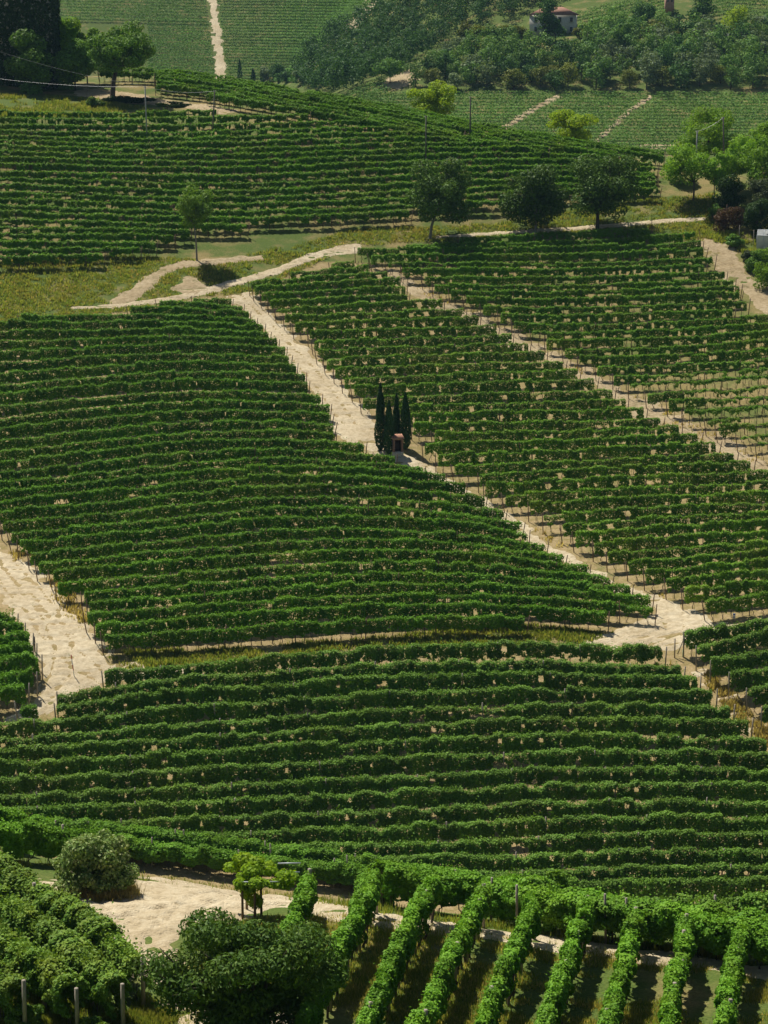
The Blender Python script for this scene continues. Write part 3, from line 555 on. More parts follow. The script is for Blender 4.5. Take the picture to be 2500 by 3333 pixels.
# upper field
DX = [0, 350, 700, 1000, 1300, 1800, 2200]
D_ROWS = [[365, 373, 363, 352], [386, 389, 382, 372, 371], [405, 410, 406, 397, 390, 400], [424, 433, 428, 418, 410, 425], [443, 452, 447, 438, 429, 440], [457, 471, 466, 457, 447, 452], [473, 486, 487, 478, 465, 465, 500], [491, 504, 506, 497, 484, 480, 510],
 [512, 522, 527, 517, 503, 497, 520], [531, 540, 548, 540, 526, 516, 534], [558, 567, 573, 563, 549, 536, 548], [577, 588, 600, 588, 571, 556, 562], [598, 612, 622, 612, 598, 577, 578], [624, 638, 645, 636, 622, 598, 594], [647, 660, 668, 659, 645, 622, 612], [667, 680, 690, 682, 667, 645],
 [688, 703, 711, 702, 689], [714, 722, 731, 732], [742, 745, 753], [765, 765, 770], [787, 790], [811, 808], [836, 826]]
D_R = [700, 1000, 1250, 1400, 1500, 1650, 1800, 1900, 2050, 2120, 2130, 2130, 2130, 2130, 2140, 1800, 1330, 798, 612, 560, 500, 450, 330]
D_L = {1: -70}
for k, ys in enumerate(D_ROWS, 1):
    vine_row('D', dense(DX, ys, -70, D_R[k - 1]), f'{ordinal(k)} vine row from the top in the field above the farm road', 'vine rows above the farm road', 'D', h=1.75, thin=.25, gap=0, every=9, ends=(False, True))
RIDGE = [(330, 232), (512, 226), (678, 246), (904, 283), (1250, 341), (1514, 398), (1777, 445), (2003, 482), (2154, 501)]
for k, (dy, x0, x1) in enumerate(((0, 330, 2154), (9, 330, 2154), (18, 340, 2110), (28, 390, 2060), (39, 470, 2000), (51, 510, 1900), (64, 620, 1700)), 1):
    p = [(x, y + dy) for x, y in RIDGE if x0 <= x <= x1]
    vine_row('R', p, f'{ordinal(k)} vine row counted down from the skyline along the hill crest', 'vine rows along the crest', 'D', h=1.75, thin=.12, gap=.02, every=9, zs=1.12)
# lower field
EX = [0, 300, 600, 1250, 1750, 2200, 2560]
E_ROWS = [[2230, 2192, 2168, 2107, 2094, 2116], [2300, 2240, 2206, 2156, 2150, 2172], [2330, 2284, 2252, 2205, 2196, 2206], [2356, 2336, 2303, 2257, 2243, 2250], [2400, 2384, 2356, 2311, 2290, 2297], [2440, 2426, 2402, 2364, 2340, 2344, 2356], [2488, 2474, 2452, 2419, 2392, 2400, 2416], [2537, 2524, 2505, 2471, 2446, 2448, 2462],
 [2588, 2576, 2559, 2530, 2503, 2498, 2510], [2634, 2625, 2611, 2584, 2558, 2550, 2560], [2684, 2675, 2663, 2641, 2614, 2604, 2612], [2732, 2725, 2715, 2697, 2670, 2658, 2664], [2780, 2774, 2766, 2751, 2727, 2712, 2716], [2820, 2815, 2808, 2798, 2778, 2764, 2768], [2860, 2858, 2855, 2848, 2832, 2818, 2820], [2900, 2900, 2900, 2900, 2888, 2874, 2876], [2945, 2945, 2945, 2945, 2940, 2930, 2932]]
E_X = {1: (350, 2154), 2: (200, 2214), 3: (196, 2267), 4: (-70, 2320), 5: (-70, 2374), 6: (-70, 2432), 7: (-70, 2490), 11: (200, 2570), 12: (620, 2570), 13: (900, 2570), 14: (1150, 2570), 15: (1500, 2570), 16: (1700, 2570), 17: (2000, 2570)}
for k, ys in enumerate(E_ROWS, 1):
    x0, x1 = E_X.get(k, (-70, 2570))
    vine_row('E', dense(EX, ys, x0, x1), f'{ordinal(k)} vine row from the top in the field below the grass strip', 'vine rows below the grass strip', 'E', h=1.95, thin=.25 if 3 < k < 9 else .08, gap=0, post='grey', every=7.5, ends=(x0 > 0, x1 < 2500), lean=.05)
F_ROWS = [[(2240, 2067), (2380, 2040), (2560, 2015)], [(2281, 2110), (2400, 2085), (2560, 2052)], [(2327, 2154), (2560, 2115)], [(2388, 2197), (2560, 2168)], [(2446, 2244), (2560, 2222)], [(2493, 2306), (2560, 2292)]]
for k, p in enumerate(F_ROWS, 1):
    vine_row('F', p, f'{ordinal(k)} vine row from the top beside the pale stepped path', 'vine rows beside the stepped path', 'E', h=2.0, thin=.08, gap=0, post='grey', every=7, ends=(True, False), lean=.04, zs=1.1)
G_ROWS = [[(-70, 2000), (42, 2004)], [(-70, 2034), (68, 2036)], [(-70, 2078), (92, 2067)], [(-70, 2120), (104, 2108)], [(-70, 2158), (122, 2143)], [(-70, 2208), (105, 2195)], [(-70, 2250), (78, 2236)]]
for k, p in enumerate(G_ROWS, 1):
    vine_row('G', p, f'{ordinal(k)} bushy vine row from the top in the small block beside the marker pole', 'vine rows across the track from the marker pole', 'G', h=1.95, thin=.05, gap=0, post='grey', every=0, ends=(False, True), lean=.04, zs=1.08)
vine_row('G', [(72, 2308), (118, 2304)], 'lone vine plant at the foot of the dirt track', 'single vines', 'G', h=1.4, every=0, gap=0, ends=(True, False), post='grey', zs=.75)
# terrace rows nearest the camera
HT = [(-80, 2644), (0, 2654), (377, 2686), (754, 2732), (1250, 2800), (1551, 2847), (1777, 2895), (2154, 2938), (2580, 3002)]
vine_row('H', HT, 'tall far row of the long fresh green hedge of vines behind the dirt yard', 'hedge of vines behind the yard', 'H', h=1.95, zs=.95, every=7, post='grey', ends=(False, False), gap=0, thin=0)
vine_row('H', [(x, y + o) for (x, y), o in zip(HT, (25, 25, 38, 44, 26, 14, 16, 26, 36))], 'near row of the long fresh green hedge of vines behind the dirt yard', 'hedge of vines behind the yard', 'H', h=1.85, zs=.9, every=7, post='grey', ends=(False, False), gap=0, thin=0)
I_ROWS = [[(1005, 2848), (955, 2960), (925, 3040)], [(1222, 2848), (1150, 2990), (1080, 3120), (980, 3330)], [(1404, 2866), (1325, 3010), (1250, 3172), (1175, 3345)], [(1572, 2890), (1490, 3040), (1423, 3180), (1345, 3350)], [(1738, 2926), (1690, 3040), (1642, 3142), (1560, 3350)], [(1910, 2932), (1865, 3060), (1823, 3172), (1765, 3350)],
 [(2068, 2968), (2040, 3070), (2011, 3180), (1966, 3350)], [(2234, 2984), (2217, 3080), (2199, 3180), (2158, 3350)], [(2406, 3026), (2393, 3100), (2380, 3180), (2348, 3350)], [(2572, 3060), (2565, 3180), (2552, 3350)]]
for k, p in enumerate(I_ROWS, 1):
    vine_row('I', p, f'{ordinal(k)} vine row from the pergola among those running down the grassy terrace', 'vine rows running down the terrace', 'I', h=1.95, every=3.5, post='stout', ends=(True, False), gap=0, thin=0, lean=.03, smooth=0)
J_ROWS = [[(452, 3118), (330, 3010), (180, 2910), (0, 2802), (-80, 2756)], [(385, 3195), (240, 3070), (100, 2980), (-80, 2870)], [(235, 3205), (120, 3110), (-80, 2985)], [(60, 3195), (-80, 3110)]]
for k, p in enumerate(J_ROWS, 1):
    vine_row('J', p, f'{ordinal(k)} leafy vine row counted from the dirt yard, in the corner block with round posts', 'leafy vine rows beside the yard', 'J', h=1.95, every=4.5, post='stout', ends=(True, False), gap=0, thin=0, lean=.02, smooth=0)
for b, w in SPACING.items():
    w = np.array(w); print(b, 'row spacing', np.round(np.hypot(np.diff(w[:, 0]) * .3, np.diff(w[:, 1])), 1)[:40])

# ------------------------------------------------------------------ trees and shrubs
def ztop(p, py):
    d = ray(1250, py); return CAM_Z + d[2] / d[1] * p[1]
def crown_pts(blobs, n, leaf, inner=.22):
    C = np.array([b[0] for b in blobs]); r = np.array([b[1] for b in blobs]); w = (r.prod(1)) ** (2 / 3); idx = rng.choice(len(blobs), n, p=w / w.sum())
    d = rng.normal(size=(n, 3)); d /= np.linalg.norm(d, axis=1, keepdims=True)
    rad = 1 - inner * rng.exponential(1, n); rad = np.clip(rad, .15, 1.08)
    return C[idx] + d * r[idx] * rad[:, None], d
def crown_mesh(name, blobs, n, leaf, mat, aspect=.75, up=.55, droop=.3, jit=.62, inner=.22):
    n = int(n * 1.5)
    P, d = crown_pts(blobs, n, leaf, inner); mb = MB()
    zc = P[:, 2]; t = (zc - zc.min()) / (np.ptp(zc) + 1e-6)
    mb.leaves(P, d + rng.normal(0, jit, P.shape) + [0, 0, up], leaf * rng.uniform(.65, 1.3, n), 0, np.clip(rng.normal(.5, .25, n), 0, 1), aspect, .15, droop)
    return mb.mesh(name, mat)
def blobs_in(cz, rx, ry, rz, nb, br, flat=.0):
    out = []
    for _ in range(nb):
        d = rng.normal(size=3); d /= np.linalg.norm(d); k = rng.random() ** .4
        if flat and d[2] < 0: d[2] *= flat
        c = np.array([0, 0, cz]) + d * k * np.array([rx, ry, rz]) * (1 - br * .45)
        b = br * rng.uniform(.7, 1.3); out.append((c, np.array([rx, ry, min(rz, rx)]) * b * [1, 1, .8]))
    return out
def trunk_mesh(name, h, r, blobs, mat, limbs=7, lean=(0, 0), twigs=0):
    mb = MB(); top = np.array([lean[0], lean[1], h]); mid = np.array([lean[0] * .3 + rng.normal(0, .03), lean[1] * .3, h * .5])
    mb.tube([(0, 0, -.5), (0, 0, .05), mid, top], [r * 1.5, r * 1.25, r, r * .85], 8)
    ch = sorted(blobs, key=lambda b: rng.random())[:limbs]
    for c, br in ch:
        m = top * .45 + c * .55 + rng.normal(0, .15, 3) * np.linalg.norm(c - top) * .4; m[2] = max(m[2], top[2] * .95)
        mb.tube([top - [0, 0, h * .08], m, c, c + (c - m) * .4], [r * .62, r * .4, r * .22, r * .08], 5)
        for _ in range(twigs):
            e = c + rng.normal(0, 1, 3) * br * .7; mb.tube([m * .3 + c * .7, e], [r * .15, r * .04], 4, cap=False)
    return mb.mesh(name, mat, True)
def tree(name, label, cat, base, height, cw, th, mat, leaf=.3, n=6000, nb=26, br=.38, bark='bark', group=None, depth=None, r=None, lean=(0, 0), flat=0, limbs=8, up=.5, aspect=.75, inner=.22, droop=.3, twigs=0, off=(0, 0)):
    root = empty(name, base); tag(root, label, cat, group)
    rz = (height - th) / 2; bl = blobs_in(th + rz, cw / 2, (depth or cw) / 2, rz, nb, br, flat)
    bl = [(c + np.array([off[0], off[1], 0]), b) for c, b in bl]
    link('trunk', trunk_mesh('trunk', max(th, 0) + rz * .3, r or max(.05, height * .018), bl, M[bark], limbs, lean, twigs), root)
    link('crown', crown_mesh('crown', bl, n, leaf, M[mat], aspect, up, droop, inner=inner), root)
    return root
def tree_px(name, label, cat, base, top, x0, x1, cbot, mat, back=0, **kw):
    p = at(*base)
    if back: p.y += back; p.x *= (p.y / (p.y - back)); p.z = float(T(p.x, p.y))
    m = mpp(p); H = ztop(p, top) - p.z; cw = (x1 - x0) * m; th = max(.2, ztop(p, cbot) - p.z)
    if cat == 'bush': th = -.12 * H
    kw.setdefault('off', (((x0 + x1) / 2 - base[0]) * m, 0))
    return tree(name, label, cat, p, H, cw, th, mat, **kw)
W3 = 'walnut trees by the farm lane'
tree_px('walnut_tree', 'dark walnut tree with a pale slanting trunk at the end of the farm lane', 'tree', (1400, 778), 515, 1325, 1545, 735, 'walnut', leaf=.34, n=8000, nb=34, br=.34, bark='palebark', lean=(.6, 0), group=W3, r=.19)
tree_px('walnut_tree', 'middle dark walnut tree with a forked trunk beside the farm lane', 'tree', (1742, 757), 525, 1625, 1852, 735, 'walnut', leaf=.34, n=8000, nb=36, br=.34, bark='palebark', lean=(.3, 0), group=W3, r=.16)
tree_px('walnut_tree', 'broadest dark walnut tree with a straight thick trunk beside the farm lane', 'tree', (1944, 748), 482, 1832, 2092, 720, 'walnut', leaf=.34, n=10000, nb=40, br=.33, bark='bark', group=W3, r=.24)
tree_px('ash_tree', 'slender feathery light green tree standing alone on the bank above the road', 'tree', (641, 848), 608, 562, 706, 745, 'ash', leaf=.26, n=4200, nb=26, br=.36, bark='palebark', r=.11, lean=(-.3, 0), inner=.35)
tree_px('walnut_tree', 'big old tree with a leaning dark trunk beside the upper yard', 'tree', (366, 322), 62, 288, 516, 240, 'tree', leaf=.38, n=10000, nb=40, br=.32, lean=(.9, 0), r=.36, twigs=2)
tree_px('leafy_bush', 'tall leafy bush in front of the ivy-covered building', 'bush', (105, 300), 92, 28, 185, 282, 'tree', leaf=.4, n=6500, nb=26, br=.38, r=.15)
tree_px('leafy_bush', 'dense dark bush between the ivy-covered building and the old tree', 'bush', (245, 292), 135, 170, 335, 284, 'tree', leaf=.4, n=6500, nb=26, br=.38, r=.15)
tree_px('poplar_tree', 'bright green young tree rising behind the dense dark bushes', 'tree', (225, 282), 28, 160, 285, 200, 'locust', leaf=.36, n=5000, nb=24, br=.38, back=5, r=.14)
tree_px('poplar_tree', 'small sapling behind the bushes next to the old tree', 'tree', (285, 285), 80, 250, 330, 200, 'ash', leaf=.34, n=2600, nb=16, br=.4, back=5, r=.1)
tree_px('low_shrub', 'dark low shrub at the foot of the old tree', 'bush', (420, 336), 312, 330, 520, 334, 'dark', leaf=.3, n=2200, nb=20, br=.35, r=.05, depth=2.5)
tree_px('low_shrub', 'green shrub on the shaded bank below the upper yard', 'bush', (318, 345), 308, 285, 350, 343, 'tree', leaf=.3, n=1500, nb=12, br=.4, r=.05)
tree_px('hanging_vine', 'dark straggling creeper on a wire below the upper yard', 'creeper', (545, 368), 330, 500, 620, 352, 'dark', leaf=.28, n=1200, nb=18, br=.3, r=.05, depth=1.2)
# trees at the lane's end
tree_px('locust_tree', 'bright green locust tree with a straight dark trunk above the end of the lane', 'tree', (2257, 652), 458, 2150, 2322, 612, 'locust', leaf=.28, n=6000, nb=32, br=.33, r=.12, inner=.3)
tree_px('locust_tree', 'slim bright green locust sapling beside the straight-trunked locust', 'tree', (2324, 645), 470, 2285, 2375, 615, 'locust', leaf=.28, n=2600, nb=20, br=.36, r=.07, inner=.3)
tree_px('locust_tree', 'wide yellow-green locust tree behind the short utility pole', 'tree', (2300, 560), 345, 2200, 2405, 540, 'locust', leaf=.3, n=7000, nb=36, br=.32, r=.2, back=8, inner=.3)
tree_px('locust_tree', 'bright locust tree cut by the picture edge above the grey bush', 'tree', (2440, 590), 415, 2385, 2515, 560, 'locust', leaf=.28, n=4500, nb=26, br=.34, r=.12, inner=.3)
tree_px('locust_tree', 'topmost locust tree at the picture edge over the hill crest', 'tree', (2510, 560), 380, 2440, 2590, 500, 'locust', leaf=.28, n=3800, nb=24, br=.34, r=.14, back=6, inner=.3)
tree_px('dark_bush', 'dark glossy bush above the red-brown shrub', 'bush', (2378, 690), 562, 2318, 2432, 688, 'dark', leaf=.26, n=5000, nb=26, br=.36, r=.08)
tree_px('red_shrub', 'red-brown withered shrub over the dark hollow', 'bush', (2372, 748), 664, 2316, 2424, 735, 'red', leaf=.2, n=3000, nb=24, br=.34, r=.06)
tree_px('leafy_bush', 'small light green bush between the lane and the red-brown shrub', 'bush', (2320, 715), 655, 2298, 2352, 712, 'tree', leaf=.22, n=1400, nb=14, br=.4, r=.05)
tree_px('olive_bush', 'grey-green willowy bush beyond the greenhouse', 'bush', (2480, 700), 568, 2428, 2560, 690, 'olive', leaf=.22, n=5500, nb=28, br=.34, r=.1, back=3)
tree_px('conifer', 'dark green conifer bush behind the greenhouse', 'bush', (2462, 760), 640, 2420, 2520, 755, 'dark', leaf=.2, n=6000, nb=24, br=.36, r=.1)
for b, t, x0, x1, m, l in (((2452, 880), 815, 2420, 2492, 'tree', 'dark green bush below the greenhouse'), ((2500, 940), 830, 2452, 2560, 'locust', 'bright leafy bush beside the bend of the dirt road'), ((2440, 850), 815, 2405, 2462, 'olive', 'pale weedy bush by the greenhouse corner'), ((2490, 850), 800, 2450, 2540, 'locust', 'fresh green bush against the greenhouse wall'), ((2395, 800), 760, 2360, 2420, 'tree', 'low weeds under the red-brown shrub')):
    tree_px('leafy_bush', l, 'bush', b, t, x0, x1, b[1] - 4, m, leaf=.22, n=2200, nb=20, br=.36, r=.05)
for b, t, x0, x1, l in (((2385, 640), 452, 2325, 2445, 'locust tree filling the gap under the tall dark utility pole'), ((2470, 660), 470, 2405, 2545, 'locust tree right above the grey-green willowy bush'), ((2215, 610), 500, 2160, 2250, 'low locust crown at the vineyard corner')):
    tree_px('locust_tree', l, 'tree', b, t, x0, x1, b[1] - 40, 'locust', leaf=.28, n=3600, nb=24, br=.36, r=.09, inner=.3, back=2)
# beyond the crest
tree_px('walnut_tree', 'yellow-green tree rising behind the hill crest near the tall utility poles', 'tree', (1410, 400), 262, 1325, 1495, 410, 'yellowgreen', leaf=.34, n=5500, nb=30, br=.32, back=14, inner=.3, r=.15)
tree_px('walnut_tree', 'yellow-green tree behind the crest under the far vineyard tracks', 'tree', (1868, 490), 355, 1780, 1955, 500, 'yellowgreen', leaf=.34, n=5000, nb=30, br=.32, back=14, inner=.3, r=.15)
# cypresses
def cypress(base, top, w, label):
    p = at(*base); H = ztop(p, top) - p.z; m = mpp(p); rad = w * m / 2; root = empty('cypress', p); tag(root, label, 'tree', 'cypresses around the shrine')
    n = 4200; t = rng.random(n) ** .9; prof = np.clip(np.minimum(1, (t + .03) * 9) * (1 - t ** 2.6) ** .8, .03, 1); th = rng.random(n) * 6.283
    k = prof * rad * (.78 + .35 * vnoise(th * 1.6 + base[0], t * 9, 3)) * (1 - .25 * rng.random(n) ** 2)
    P = np.stack([np.cos(th) * k, np.sin(th) * k, .12 + t * H], -1); N = np.stack([np.cos(th), np.sin(th), np.full(n, .25)], -1) + rng.normal(0, .35, (n, 3))
    mb = MB(); mb.leaves(P, N, rng.uniform(.16, .3, n), 0, np.clip(rng.normal(.45, .25, n), 0, 1), .5, .1, -1.5); link('crown', mb.mesh('crown', M['cypress']), root)
    tb = MB(); tb.tube([(0, 0, -.4), (0, 0, H * .5), (0, 0, H * .93)], [.1, .07, .02], 6); link('trunk', tb.mesh('trunk', M['bark']), root)
cypress((1238, 1466), 1250, 36, 'tallest slim cypress at the track side of the shrine')
cypress((1266, 1480), 1308, 36, 'bushy cypress touching the front of the shrine')
cypress((1290, 1450), 1286, 26, 'thin dark cypress hidden behind the shrine')
cypress((1319, 1462), 1282, 38, 'cypress on the vineyard side of the shrine')
# shrine
p = at(1293, 1484); root = empty('shrine', p, R(12)); tag(root, 'small brick wayside shrine with plastered base and tiled roof among cypresses', 'shrine')
mb = MB(); mb.box((0, 0, .15), (1.2, 1.1, .8)); mb.build('base', M['oldplaster'], root)
mb = MB(); mb.box((0, .42, 1.25), (1.1, .2, 1.42)); mb.build('back_wall', M['oldplaster'], root)
for sx in (-1, 1):
    mb = MB(); mb.box((sx * .46, -.1, 1.25), (.16, .84, 1.42)); pil = mb.build('side_pillar', M['mortar'], root)
    bm_ = MB(); bm_.box((0, 0, 0), (.2, .26, .075)); bmesh_ = bm_.mesh('brick', M['brick'])
    for r_ in range(15):
        o = link('brick', bmesh_, pil, (sx * .46, -.42 + (.0 if r_ % 2 else .03), .6 + r_ * .093))
mb = MB(); mb.box((0, -.02, 1.2), (.74, .06, 1.25)); mb.build('door', M['darkwood'], root)
mb = MB(); mb.box((0, -.06, 1.98), (1.14, .95, .12)); mb.build('lintel', M['brick'], root)
rf = MB()
rf.box((0, 0, 2.06), (1.35, 1.25, .05)); rfo = rf.build('roof', M['mortar'], root)
tl = MB(); tl.tube([(0, -.62, 0), (0, .62, .2)], [.085, .085], 6); tlm = tl.mesh('tile', M['terracotta'])
for i in range(8): link('tile', tlm, rfo, (-.6 + i * .172, 0, 2.11))
mb = MB(); mb.box((0, -.57, .35), (.5, .03, .12)); mb.build('step', M['oldplaster'], root)

# terrace plants
def near_tree(name, label, cat, p, H, cw, th, mat, **kw): return tree(name, label, cat, p, H, cw, th, mat, **kw)
tree_px('clematis_bush', 'big round bush overgrown with pale flowering creeper on the dirt yard', 'bush', (300, 2912), 2692, 160, 442, 2900, 'bushy', leaf=.15, n=15000, nb=60, br=.26, r=.12, limbs=12, inner=.3)
p = at(835, 3405); H = ztop(p, 2958) - p.z
tree('fruit_tree', 'large dark broad-crowned fruit tree standing in front of the dirt yard', 'tree', p, H, 7.6, .35, 'pear', leaf=.2, n=26000, nb=80, br=.24, r=.17, limbs=22, depth=6.4, aspect=.42, inner=.3, twigs=3, off=(-.45, 0), droop=.8)
# pergola with a lime-green vine
p = at(862, 2992); root = empty('pergola', p); tag(root, 'low pergola of dark posts and three grey metal rails at the yard edge', 'pergola')
m = mpp(p)
for dx, dy in ((-.95, -.1), (-.42, .0), (-.2, .9), (-.9, 1.9)):
    mb = MB(); mb.tube([(dx, dy, -.4), (dx, dy, .9), (dx, dy, 1.72)], [.06, .055, .05], 7); mb.build('post', M['post'], root)
for x0, x1, py, dy in ((-1.15, 1.1, 2930, -.12), (.05, 1.5, 2905, .9), (.5, 1.5, 2881, 1.9)):
    mb = MB(); mb.tube([(x0, dy, 1.78), (x1, dy, 1.80)], [.033, .033], 8); mb.build('rail', M['steel'], root)
pv = empty('pergola_vine', p + Vector((0, .7, 0))); tag(pv, 'lime-green young vine sprawling over the pergola rails', 'vine')
bl = [(np.array([rng.uniform(-1.6, 1.0), rng.uniform(-1.0, 1.3), rng.uniform(1.35, 2.3)]), np.array([.45, .45, .22]) * rng.uniform(.6, 1.2)) for _ in range(22)] + [(np.array([-.5 + rng.normal(0, .25), rng.uniform(-.8, .6), z]), np.array([.3, .3, .3])) for z in np.linspace(.5, 1.6, 7)]
link('foliage', crown_mesh('foliage', bl, 2600, .17, M['lime'], .9, .9, .2), pv)
tb = MB(); tb.tube([(-.5, 0, -.3), (-.45, .1, .7), (-.5, 0, 1.7)], [.05, .04, .03], 6); tb.build('stem', M['bark'], pv)
tree_px('low_shrub', 'low bramble clump at the bottom picture corner between round posts', 'bush', (80, 3345), 3262, 30, 140, 3340, 'vineJ', leaf=.12, n=2600, nb=20, br=.36, r=.04)
tree_px('low_shrub', 'small leafy clump beside the round post in the corner block', 'bush', (300, 3375), 3300, 255, 350, 3372, 'vineJ', leaf=.12, n=1800, nb=16, br=.36, r=.04)

# ivy-covered building
p = at(70, 300); p.y += 6; p.z = float(T(p.x, p.y)); m = mpp(p)
xr = (155 - 70) * m
root = empty('ivy_building', p); tag(root, 'tall dark building wall completely covered in ivy', 'building')
mb = MB(); mb.box((xr - 7, 4, 8), (14, 8, 18)); mb.build('wall', M['oldplaster'], root)
mb = MB(); n = 9000
P1 = np.stack([rng.uniform(xr - 14, xr + .1, n), rng.normal(-.18, .14, n), rng.uniform(-.5, 17.2, n)], -1); k = 4000
P2 = np.stack([xr + rng.normal(.15, .12, k), rng.uniform(-.2, 8, k), rng.uniform(-.5, 17.2, k)], -1)
mb.leaves(P1, rng.normal(0, .45, (n, 3)) + [0, -1, .4], rng.uniform(.3, .55, n), 0, None, .9, .1, 1); mb.leaves(P2, rng.normal(0, .45, (k, 3)) + [1, 0, .4], rng.uniform(.3, .55, k), 0, None, .9, .1, 1)
mb.build('ivy', M['dark'], root)

# ------------------------------------------------------------------ poles, posts, greenhouse
def pole(base, top, mat, label, r=.11):
    p = at(*base); H = ztop(p, top[1]) - p.z; dx = (top[0] - base[0]) * mpp(p)
    root = empty('utility_pole', p); tag(root, label, 'utility pole', 'utility poles across the upper field')
    mb = MB(); mb.tube([(0, 0, -.8), (dx * .5, 0, H * .5), (dx, 0, H)], [r * 1.25, r, r * .8], 8); mb.build('shaft', M[mat], root)
    for s in (-1, 1):
        mb = MB(); mb.tube([(dx + s * .05, 0, H - .25), (dx + s * .22, 0, H - .22), (dx + s * .22, 0, H - .05)], [.02, .02, .04], 5); mb.build('insulator', M['white'], root)
    return p + Vector((dx, 0, H - .1))
t1 = pole((479, 470), (477, 280), 'concrete', 'pale grey utility pole below the old tree')
t2 = pole((690, 462), (702, 294), 'pole', 'dark leaning utility pole in the upper field beside the pale one')
t3 = pole((1386, 545), (1386, 376), 'pole', 'dark utility pole just above the first walnut tree')
t4 = pole((1530, 468), (1530, 314), 'pole', 'dark utility pole on the crest beside the yellow-green tree')
t5 = pole((2357, 560), (2348, 380), 'pole', 'tall dark utility pole among the locust trees')
t6 = pole((2265, 560), (2265, 425), 'concrete', 'short pale utility pole in front of the wide locust tree')
def wire(a, b, sag, label):
    a, b = Vector(a), Vector(b); root_p = a; q = []
    for i in range(25):
        t = i / 24; v = a.lerp(b, t) - Vector((0, 0, sag * 4 * t * (1 - t))); q.append(v - root_p)
    mb = MB(); mb.tube(q, [.016] * 25, 4); o = mb.build('power_line', M['wire'], None, root_p); tag(o, label, 'wire', 'overhead wires')
dl = lambda px, py, r: Vector((0, 0, CAM_Z)) + Vector(ray(px, py)) * r
wire(t1, dl(-200, 225, 352), .8, 'lower overhead wire running off past the ivy-covered building')
wire(t1 + Vector((0, 0, .1)), dl(-200, 95, 340), 1.0, 'upper overhead wire rising towards the ivy-covered building')
wire(t1, t2, .5, 'overhead wire between the pale pole and the dark leaning pole')
wire(t6, t5, .3, 'overhead wire between the two poles among the locust trees')

p = at(242, 2204); H = 2.0; root = empty('marker_pole', p, 0); tag(root, 'red and white striped marker pole on the dirt track', 'marker pole'); root.rotation_euler = (0, R(-6), 0)
mb = MB(); mb.tube([(0, 0, -.4), (0, 0, 1), (0, 0, H)], [.04, .04, .04], 8); mb.build('shaft', M['white'], root)
for z0, z1 in ((.62, 1.12), (1.68, 2.02)):
    mb = MB(); mb.tube([(0, 0, z0), (0, 0, z1)], [.043, .043], 8); mb.build('band', M['redp'], root)
p = at(2389, 2022); root = empty('track_sign', p); tag(root, 'small blue and white sign on a short stake beside the track', 'sign')
mb = MB(); mb.tube([(0, 0, -.2), (0, 0, .45)], [.02, .02], 6); mb.build('stake', M['greypost'], root)
mb = MB(); mb.box((0, -.03, .5), (.24, .02, .52)); pl = mb.build('plate', M['white'], root)
mb = MB(); mb.box((0, -.045, .66), (.2, .012, .14)); mb.build('blue_field', M['bluep'], pl)
mb = MB(); mb.box((0, -.045, .4), (.12, .012, .1), rot=Matrix.Rotation(.5, 3, 'Y')); mb.build('blue_mark', M['bluep'], pl)
p = at(2196, 2141); root = empty('trellis_anchor', p); tag(root, 'pale braced trellis end posts, one with a green sleeve, by the junction', 'posts')
for i, (a, b) in enumerate((((0, 0, -.3), (-.02, 0, 1.75)), ((.75, 0, -.3), (.78, 0, 1.9)))):
    mb = MB(); mb.tube([a, b], [.06, .055], 8); po = mb.build('post', M['greypost'], root)
    if i: mb = MB(); mb.tube([(.75, 0, 0), (.76, 0, .75)], [.075, .075], 8); mb.build('sleeve', M['greenp'], po)
mb = MB(); mb.tube([(.25, -.05, .35), (.82, -.05, 2.0)], [.045, .04], 7); mb.build('brace', M['greypost'], root)
p = at(114, 2125); root = empty('trellis_anchor', p); tag(root, 'weathered braced end post beside the dirt track and the bushy block', 'posts')
mb = MB(); mb.tube([(0, 0, -.3), (0, 0, 1.5)], [.07, .06], 8); mb.build('post', M['pole'], root)
mb = MB(); mb.tube([(-.6, 0, 0), (0, 0, .9)], [.04, .04], 7); mb.build('brace', M['pole'], root)
mb = MB(); mb.tube([(-.9, -.05, .75), (.1, -.05, .95)], [.025, .025], 7); mb.build('rail', M['white'], root)
for k, (x, y, h) in enumerate(((2364, 728, 60), (2405, 790, 55), (2120, 768, 55), (2452, 800, 50))):
    p = at(x, y); mb = MB(); hh = h * mpp(p) * 1.02; mb.tube([(0, 0, -.3), (.02, 0, hh)], [.05, .045], 6); o = mb.build('fence_post', M['greypost' if k % 2 else 'post'], None, p)
    tag(o, ('lone wooden post in front of the red-brown shrub', 'thin post on the weedy slope by the greenhouse', 'dark post at the end of the shaded top row', 'pale stake against the greenhouse corner')[k], 'post')

# greenhouse
p = at(2462, 815); root = empty('greenhouse', p, R(-16)); tag(root, 'small grey polycarbonate greenhouse with gable roof and open vent', 'greenhouse')
gw, gl, gh, gr = 2.0, 3.6, 2.1, 2.75
def panel(name, V, mat, parent): 
    mb = MB(); mb.add(V, [[0, 1, 2, 3]] if len(V) == 4 else None, [[0, 1, 2]] if len(V) == 3 else None); return mb.build(name, mat, parent)
for i in range(4):
    x0, x1 = i * gl / 4 + .03, (i + 1) * gl / 4 - .03
    panel('wall_panel', [(x0, 0, 0), (x1, 0, 0), (x1, 0, gh), (x0, 0, gh)], M['poly'], root)
    panel('roof_panel', [(x0, -.05, gh), (x1, -.05, gh), (x1, gw / 2, gr), (x0, gw / 2, gr)], M['poly'], root)
    panel('roof_panel', [(x0, gw / 2, gr), (x1, gw / 2, gr), (x1, gw + .05, gh), (x0, gw + .05, gh)], M['poly'], root)
    panel('wall_panel', [(x0, gw, 0), (x1, gw, 0), (x1, gw, gh), (x0, gw, gh)], M['poly'], root)
